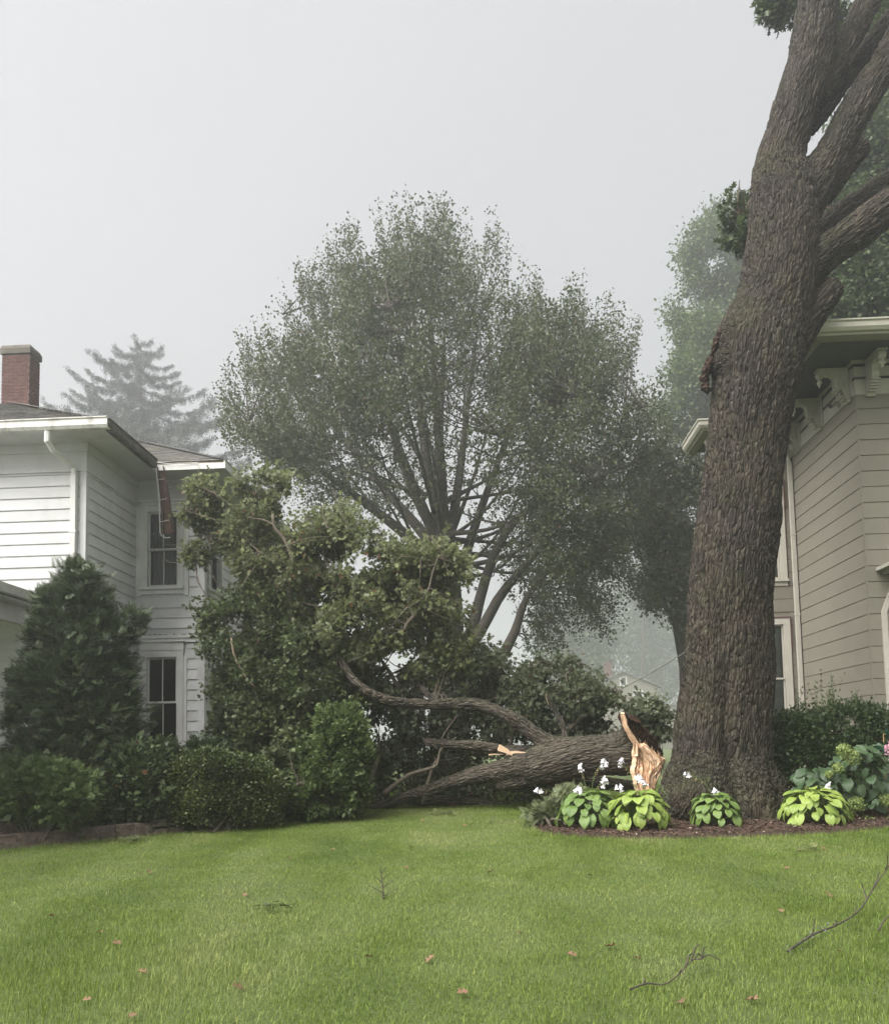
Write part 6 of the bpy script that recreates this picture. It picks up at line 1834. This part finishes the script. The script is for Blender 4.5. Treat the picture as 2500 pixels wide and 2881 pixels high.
def hosta(px, py, Y, wpx, hpx, m, nleaf, label, seed, scapes, lsz=1.0):
    rs = random.Random(seed)
    base = at(px, py, Y); base[2] = gzf(base[0], Y) + 0.05
    t = thing('hosta', tuple(base), label, 'hosta', 'hostas in the mulch bed')
    k = Y / F_PX
    Rw = wpx * k / 2; Hh = hpx * k
    meshes = []
    for i in range(5):
        me = hosta_leaf(seed * 10 + i, 0.175 * lsz, 0.066 * lsz); me.materials[0] = m; meshes.append(me)
    for i in range(nleaf):
        f = (i + .5) / nleaf                  # 0 inner and high, 1 outer and low
        a = i * 2.39996 + rs.uniform(-.35, .35)
        r = Rw * 0.70 * math.sqrt(f) + rs.uniform(-.02, .02)
        z = Hh * (0.90 - 0.72 * f ** 1.5) + rs.uniform(-.03, .03)
        o = link('leaf', meshes[i % 5], t, loc=(r * math.cos(a), r * math.sin(a), max(.05, z)))
        tilt = 0.30 - 1.15 * f + rs.uniform(-.25, .25)
        o.rotation_euler = (tilt, rs.uniform(-.35, .35), a - math.pi / 2 + rs.uniform(-.4, .4))
        s = rs.uniform(.72, 1.12); o.scale = (s, s, s)
        st = MB(); st.tube([(0, 0, 0.0), (-.0, -0.5 * r, -z * .35) if False else (r * .45 * math.cos(a), r * .45 * math.sin(a), z * .6), (r * math.cos(a), r * math.sin(a), z)], [.006, .005, .004], 4, cap=False)
        if i % 2 == 0: st.build('petiole', M['stalk'], t)
    for (sx, sy, nb) in scapes:
        tip = at(sx, sy, Y - .05) - np.array(base)
        a0 = np.array([rs.uniform(-.06, .06), rs.uniform(-.06, .06), .1])
        kink = np.array([a0[0] * .5 + tip[0] * .35, tip[1] * .4, tip[2] * .72])
        P, R = spline([a0, kink, tip], [.0045, .004, .003], 10)
        q = MB(); q.tube(P, R, 5)
        for j in range(7):   # spent flowers hang below the open ones
            p = P[9 - j // 2] if j < 8 else P[6]
            p = P[int(9 - j * .5)] + np.array([rs.uniform(-.015, .015), rs.uniform(-.015, .015), -.01])
            q.beam(p, p + np.array([rs.uniform(-.02, .02), rs.uniform(-.01, .01), -.035]), .004, .004, 1)
        so_ = q.build('flower_stalk', [M['stalk'], M['seed']], t)
        for j in range(nb):
            p = P[-1] + np.array([rs.uniform(-.03, .03), rs.uniform(-.03, .03), rs.uniform(-.015, .04) - .03 * (j // 3)])
            o = link('blossom', flo_me, so_, loc=tuple(p))
            o.rotation_euler = (rs.uniform(-.6, .6), rs.uniform(-.7, .7), rs.uniform(0, 6))
            s = rs.uniform(.9, 1.35); o.scale = (s, s, s)
    return t
hosta(1655, 2320, 12.0, 235, 98, M['hosta_a'], 100, 'broad green hosta with many white blossoms, left end of the mulch bed', 1, [(1518, 2218, 3), (1632, 2155, 4), (1696, 2142, 6), (1700, 2190, 7), (1628, 2215, 5), (1668, 2250, 3), (1738, 2212, 4), (1690, 2236, 2)], 1.05)
hosta(1795, 2325, 11.7, 232, 104, M['hosta_b'], 104, 'yellow-green hosta just right of the broad green one, before the split wood', 2, [(1747, 2140, 4), (1795, 2186, 5), (1815, 2198, 3), (1818, 2262, 1)], 1.05)
hosta(2013, 2315, 11.9, 182, 88, M['hosta_a'], 74, 'small green hosta standing directly before the middle of the oak trunk', 3, [(1932, 2172, 2), (2012, 2222, 6)], .95)
hosta(2288, 2312, 11.9, 240, 96, M['hosta_b'], 104, 'yellow-green hosta beside the hydrangea at the right root of the oak', 4, [(2330, 2205, 3)], 1.05)
# ------------------------------------------------------------------ hydrangea
rs = random.Random(6)
HY = 12.6
hb = at(2410, 2290, HY); hb[2] = gzf(hb[0], HY) + .03
hy = thing('hydrangea', tuple(hb), 'hydrangea with broad dark leaves and round lime green flower heads', 'shrub')
M['hyd_leaf'] = hosta_mat('hydrangea_leaf', (0.022, 0.048, 0.020), (0.065, 0.105, 0.045), (0.045, 0.08, 0.035))
M['hyd_bloom'] = leaf_mat('lime_floret', (0.12, 0.17, 0.045), (0.26, 0.32, 0.11), trans=0.25)
M['pink_bloom'] = leaf_mat('pink_floret', (0.45, 0.22, 0.30), (0.78, 0.55, 0.62), trans=0.25)
lm = []
for i in range(4):
    me = hosta_leaf(900 + i, 0.19, 0.072); me.materials[0] = M['hyd_leaf']; lm.append(me)
bloom_px = [(2373, 2112, 21), (2397, 2132, 21), (2356, 2162, 13), (2266, 2226, 15), (2315, 2230, 16), (2350, 2262, 22), (2409, 2262, 22), (2492, 2252, 18), (2382, 2302, 18), (2442, 2318, 20), (2420, 2325, 14), (2500, 2318, 15), (2330, 2180, 9)]
hpx = [(2290, 2200, 50, 40), (2300, 2190, 60, 45), (2380, 2180, 70, 60), (2450, 2160, 70, 70), (2500, 2170, 60, 80), (2460, 2240, 80, 60), (2360, 2240, 70, 50), (2520, 2250, 60, 60), (2280, 2210, 40, 30), (2440, 2110, 40, 25)]
for i in range(190):
    q = hpx[i % len(hpx)]
    a = rs.uniform(0, 6.28); r = math.sqrt(rs.random())
    Yq = HY - .1 + rs.uniform(-.38, .35)
    p = at(q[0] + q[2] * r * math.cos(a), min(2310, q[1] + q[3] * r * math.sin(a)), Yq) - np.array(hb)
    o = link('leaf', lm[i % 4], hy, loc=tuple(p))
    o.rotation_euler = (rs.uniform(-.95, .1), rs.uniform(-.5, .5), math.pi + rs.uniform(-1.5, 1.5))
    s = rs.uniform(.75, 1.35); o.scale = (s, s, s)
def bloom(px, py, rp, Y, m, parent, org, seed, name='flower_head'):
    rs2 = np.random.default_rng(seed)
    c = at(px, py, Y); R = rp * Y / F_PX
    n = 420
    d = unit(rs2.normal(0, 1, (n, 3)))
    P = c + d * R * rs2.uniform(.6, 1.02, (n, 1))
    return cloud(name, P, unit(rs2.normal(0, 1, (n, 3))) + d * .5, d + rs2.normal(0, .3, (n, 3)), rs2.uniform(.02, .036, n), RHOMB, m, parent, org)
for i, (px, py, rp) in enumerate(bloom_px): bloom(px, py, rp, HY - .5, M['hyd_bloom'], hy, hb, 300 + i)
b = MB()
for i, (px, py, rp) in enumerate(bloom_px):
    a = np.array([rs.uniform(-.15, .15), rs.uniform(-.1, .1), 0]); e = at(px, py + rp * .8, HY - .48) - np.array(hb)
    b.tube([a, (a + e) / 2 + np.array([0, 0, .08]), e], [.007, .006, .005], 5, cap=False)
b.build('stem', M['stalk'], hy)
pk = at(2520, 2300, 12.3); pk[2] = gzf(pk[0], 12.3) + .03
ph = thing('pink_hydrangea', tuple(pk), 'pink flower heads with teal leaves cut by the right picture edge', 'flower')
for i, (px, py, rp) in enumerate([(2512, 2112, 20), (2516, 2094, 14), (2497, 2106, 8), (2520, 2130, 16)]): bloom(px, py, rp, 12.0, M['pink_bloom'], ph, pk, 400 + i)
M['teal_leaf'] = hosta_mat('teal_leaf', (0.015, 0.07, 0.05), (0.03, 0.12, 0.09), (0.02, 0.09, 0.06))
for i, (px, py, rz) in enumerate([(2488, 2100, 1.2), (2484, 2112, .6), (2502, 2068, 0.2), (2500, 2078, -.5)]):
    me = hosta_leaf(950 + i, .15, .05); me.materials[0] = M['teal_leaf']
    o = link('leaf', me, ph, loc=tuple(at(px, py, 12.05) - np.array(pk))); o.rotation_euler = (.9, rz, 1.2 * i)
b = MB(); b.tube([(0, 0, 0), (.02, -.1, .5), tuple(at(2505, 2115, 12.02) - np.array(pk))], [.008, .007, .005], 5); b.build('stem', M['stalk'], ph)
# thin gold wire frame behind the pink flowers
wf = at(2484, 2300, 12.5); wf[2] = gzf(wf[0], 12.5) + .02
b = MB()
p0 = at(2484, 2066, 12.5) - wf; p1 = at(2540, 2062, 12.5) - wf
b.tube([(p0[0], 0, 0), (p0[0], 0, p0[2] - .004), ], .005, 5); b.tube([p0, p1], .005, 5); b.tube([(p1[0], 0, 0), (p1[0], 0, p1[2])], .005, 5)
M['gold'] = plain('brass_wire', (0.42, 0.27, 0.12), 0.4, 0.1, 8, 0.5, bmp=0)
tag(b.build('wire_frame', M['gold'], None, loc=tuple(wf)), 'thin brass wire plant support behind the pink flowers', 'plant support')
# saplings at the foot of the oak
for i, (px, py, Y, hh, lab) in enumerate([(1990, 2290, 12.25, 95, 'thin seedling with rounded leaves growing up the front of the oak trunk'), (1868, 2275, 12.6, 60, 'small seedling clinging to the left root of the oak')]):
    rs2 = np.random.default_rng(500 + i)
    base = at(px, py, Y); 
    if base[2] < gzf(base[0], Y): base[2] = gzf(base[0], Y) + .03
    t = thing('seedling', tuple(base), lab, 'seedling')
    hgt = hh * Y / F_PX
    P, R = spline([(0, 0, -.05), (.01, -.01, hgt * .5), (-.03, -.02, hgt)], [.004, .003, .002], 10)
    b = MB(); b.tube(P, R, 5); b.build('stem', M['stalk'], t)
    k = 34
    q = P[rs2.integers(3, 10, k)] + rs2.normal(0, .03, (k, 3))
    cloud('leaves', q, rs2.normal(0, 1, (k, 3)), rs2.normal(0, .5, (k, 3)) + np.array([0, -.5, .8]), rs2.uniform(.03, .055, k), RHOMB, M['bright_leaf'], t)

# ------------------------------------------------------------------ litter on the lawn
dl = []
for i in range(4):
    tv, tf = OAKL
    rs2 = np.random.default_rng(600 + i)
    V = tv.copy(); V[:, 1] -= .5
    V[:, 2] += 0.28 * (V[:, 0] ** 2) * 2 + 0.25 * (V[:, 1] ** 2) + rs2.normal(0, .02, len(V))
    me = mesh_np('fallen_leaf', V * 0.105, tf, True); me.materials.append(M['dry']); dl.append(me)
LEAF = [(418, 2466), (935, 2398), (811, 2424), (145, 2592), (280, 2638), (326, 2668), (1037, 2707), (1209, 2714), (672, 2794), (241, 2829), (401, 2749), (373, 2874), (746, 2562), (689, 2532), (1142, 2449), (1156, 2391), (1377, 2461), (1659, 2470), (1463, 2636), (1611, 2702), (1720, 2675), (1794, 2712), (1299, 2812), (2213, 2455), (2195, 2575), (2331, 2532), (2363, 2693), (1916, 2841), (2118, 2832), (2317, 2399), (2285, 2278), (1310, 2330), (1190, 2315)]
cols_ = {12: 'dark curled oak leaf', 13: 'dark curled oak leaf', 27: 'dark curled oak leaf', 28: 'pale bleached oak leaf'}
def cell(px, py):
    return ('far' if py < 2480 else 'central' if py < 2680 else 'near', 'left' if px < 850 else 'middle' if px < 1650 else 'right')
ORD = ['leftmost', 'second from left', 'third from left', 'fourth from left', 'fifth from left', 'sixth from left', 'seventh from left']
for i, (px, py) in enumerate(LEAF):
    p = ground_at(px, py)
    rs2 = random.Random(700 + i)
    o = link('fallen_leaf', dl[i % 4], None, loc=(p[0], p[1], gzf(p[0], p[1]) + .034))
    o.rotation_euler = (rs2.uniform(-.4, .4), rs2.uniform(-.4, .4), rs2.uniform(0, 6.28))
    s = rs2.uniform(.55, .95); o.scale = (s, s, s)
    row, side = cell(px, py)
    mates = sorted(q for q in LEAF if cell(*q) == (row, side))
    k = mates.index((px, py))
    where = '%s %s lawn' % (row, side)
    lab = ('dry brown oak leaf, %s on the %s' % ('rightmost' if k == len(mates) - 1 and k else ORD[k], where)) if len(mates) > 1 else 'single dry brown oak leaf on the ' + where
    tag(o, lab, 'leaf', 'dry oak leaves scattered over the lawn')
def stick(label, pts, Y_w, name='fallen_branch', m='dead_twig'):
    P0 = [ground_at(x, y) + np.array([0, 0, h]) for x, y, h in pts]
    o = np.array(P0[0]); o[2] = gzf(o[0], o[1])
    P, R = spline([p - o for p in P0], np.linspace(Y_w, Y_w * .45, len(P0)), 20)
    t = thing(name, tuple(o), label, 'branch')
    b = MB(); b.tube(P, R, 6); b.build('stem', M[m], t, smooth=True)
    return t, P, o
t, P, o = stick('dark curved twig arching off the grass near the bottom right', [(1772, 2802, .03), (1820, 2790, .04), (1872, 2786, .03), (1915, 2768, .06), (1948, 2752, .10), (1984, 2758, .12)], .006)
rs2 = np.random.default_rng(801)
b = MB()
for i, L_ in ((11, .2), (13, .18), (15, .16), (16, .18), (17, .13), (3, .1), (18, .12)):
    e = P[i] + np.array([rs2.uniform(.0, .16), rs2.uniform(-.1, .12), rs2.uniform(-.03, .1)]) * (L_ / .15)
    b.tube([P[i], (P[i] + e) / 2 + np.array([0, 0, .03]), e], [.006, .005, .003], 4, cap=False)
b.build('side_twig', M['dead_twig'], t)
t, P, o = stick('long lichen-grey dead branch lying towards the right picture edge', [(2215, 2690, .03), (2262, 2668, .05), (2300, 2645, .05), (2360, 2625, .06), (2420, 2600, .10), (2470, 2560, .20), (2540, 2505, .35)], .009)
M['lichen'] = plain('lichen', (0.10, 0.115, 0.09), .95, .3, 30, .1, bmp=.6)
b = MB()
for i, h in ((3, .3), (9, .08), (12, .1), (14, .25), (15, .3), (17, .3), (18, .2)):
    e = P[i] + np.array([rs2.uniform(-.02, .12), rs2.uniform(-.1, .1), h * .5])
    b.tube([P[i], (P[i] + e) / 2 + rs2.normal(0, .015, 3), e], [.006, .005, .003], 4, cap=False)
b.build('side_twig', M['dead_twig'], t)
k = 60
q = P[rs2.integers(0, 9, k)] + rs2.normal(0, .02, (k, 3))
cloud('lichen_tuft', q, rs2.normal(0, 1, (k, 3)), rs2.normal(0, 1, (k, 3)), rs2.uniform(.012, .026, k), RHOMB, M['lichen'], t)['kind'] = 'stuff'
t, P, o = stick('small upright dead twig stuck in the middle of the lawn', [(1078, 2530, .0), (1076, 2524, .12), (1070, 2520, .26)], .008)
b = MB()
for i, dx in ((4, -.12), (7, .1), (10, -.08), (12, .09), (15, .05), (2, .14)):
    e = P[i] + np.array([dx, rs2.uniform(-.05, .05), .07]); b.tube([P[i], e], [.004, .002], 4, cap=False)
b.build('side_twig', M['dead_twig'], t)
stick('short bent twig at the right picture edge above the grass', [(2470, 2632, .03), (2490, 2622, .08), (2515, 2615, .12)], .008)
stick('thin pale stick lying before the shrubs on the block wall', [(435, 2325, .24), (470, 2323, .25), (480, 2322, .25)], .007, m='bare_wood')
# green leafy scraps blown on the lawn
rs2 = np.random.default_rng(900)
for i, (px, py, n, lab) in enumerate([(1240, 2296, 26, 'scrap of torn green leaves on the grass before the fallen logs'), (1385, 2320, 10, 'small torn green sprig on the grass left of the mulch bed'), (2280, 2400, 14, 'torn green oak sprig on the lawn below the right hosta'), (745, 2562, 10, 'dark withered sprig in the grass left of the upright twig'), (1000, 2305, 14, 'green leaf litter at the lawn edge below the bright bush'), (360, 2372, 26, 'fallen twiggy weeds sprawling over the block wall')]):
    p = ground_at(px, py)
    c = np.array([rs2.normal(0, .12, n), rs2.normal(0, .12, n), rs2.uniform(.03, .07, n)]).T
    o = cloud('leaf_scrap', c, rs2.normal(0, 1, (n, 3)) * np.array([1, 1, .25]), rs2.normal(0, .4, (n, 3)) + np.array([0, 0, 1]), rs2.uniform(.06, .12, n), OAKL, M['oak_leaf'] if i != 3 else M['ivy_leaf'], None)
    o.location = tuple(p); tag(o, lab, 'leaves')
# ------------------------------------------------------------------ fog
bpy.ops.mesh.primitive_cube_add(size=1)
hz = bpy.context.object; hz.name = 'haze'; hz.data.name = 'haze'
hz.scale = (860, 500, 50); hz.location = (0, 185, 22)
hm = bpy.data.materials.new('fog'); hm.use_nodes = True
hn, hl_ = hm.node_tree.nodes, hm.node_tree.links
hn.clear()
pv = hn.new('ShaderNodeVolumePrincipled'); pv.inputs['Color'].default_value = (0.97, 0.98, 1.0, 1); pv.inputs['Density'].default_value = HAZE_DENSITY; pv.inputs['Anisotropy'].default_value = 0.7
hout = hn.new('ShaderNodeOutputMaterial'); hl_.new(pv.outputs[0], hout.inputs['Volume'])
hz.data.materials.append(hm)
tag(hz, 'pale morning fog filling the whole scene', 'fog', kind='stuff')
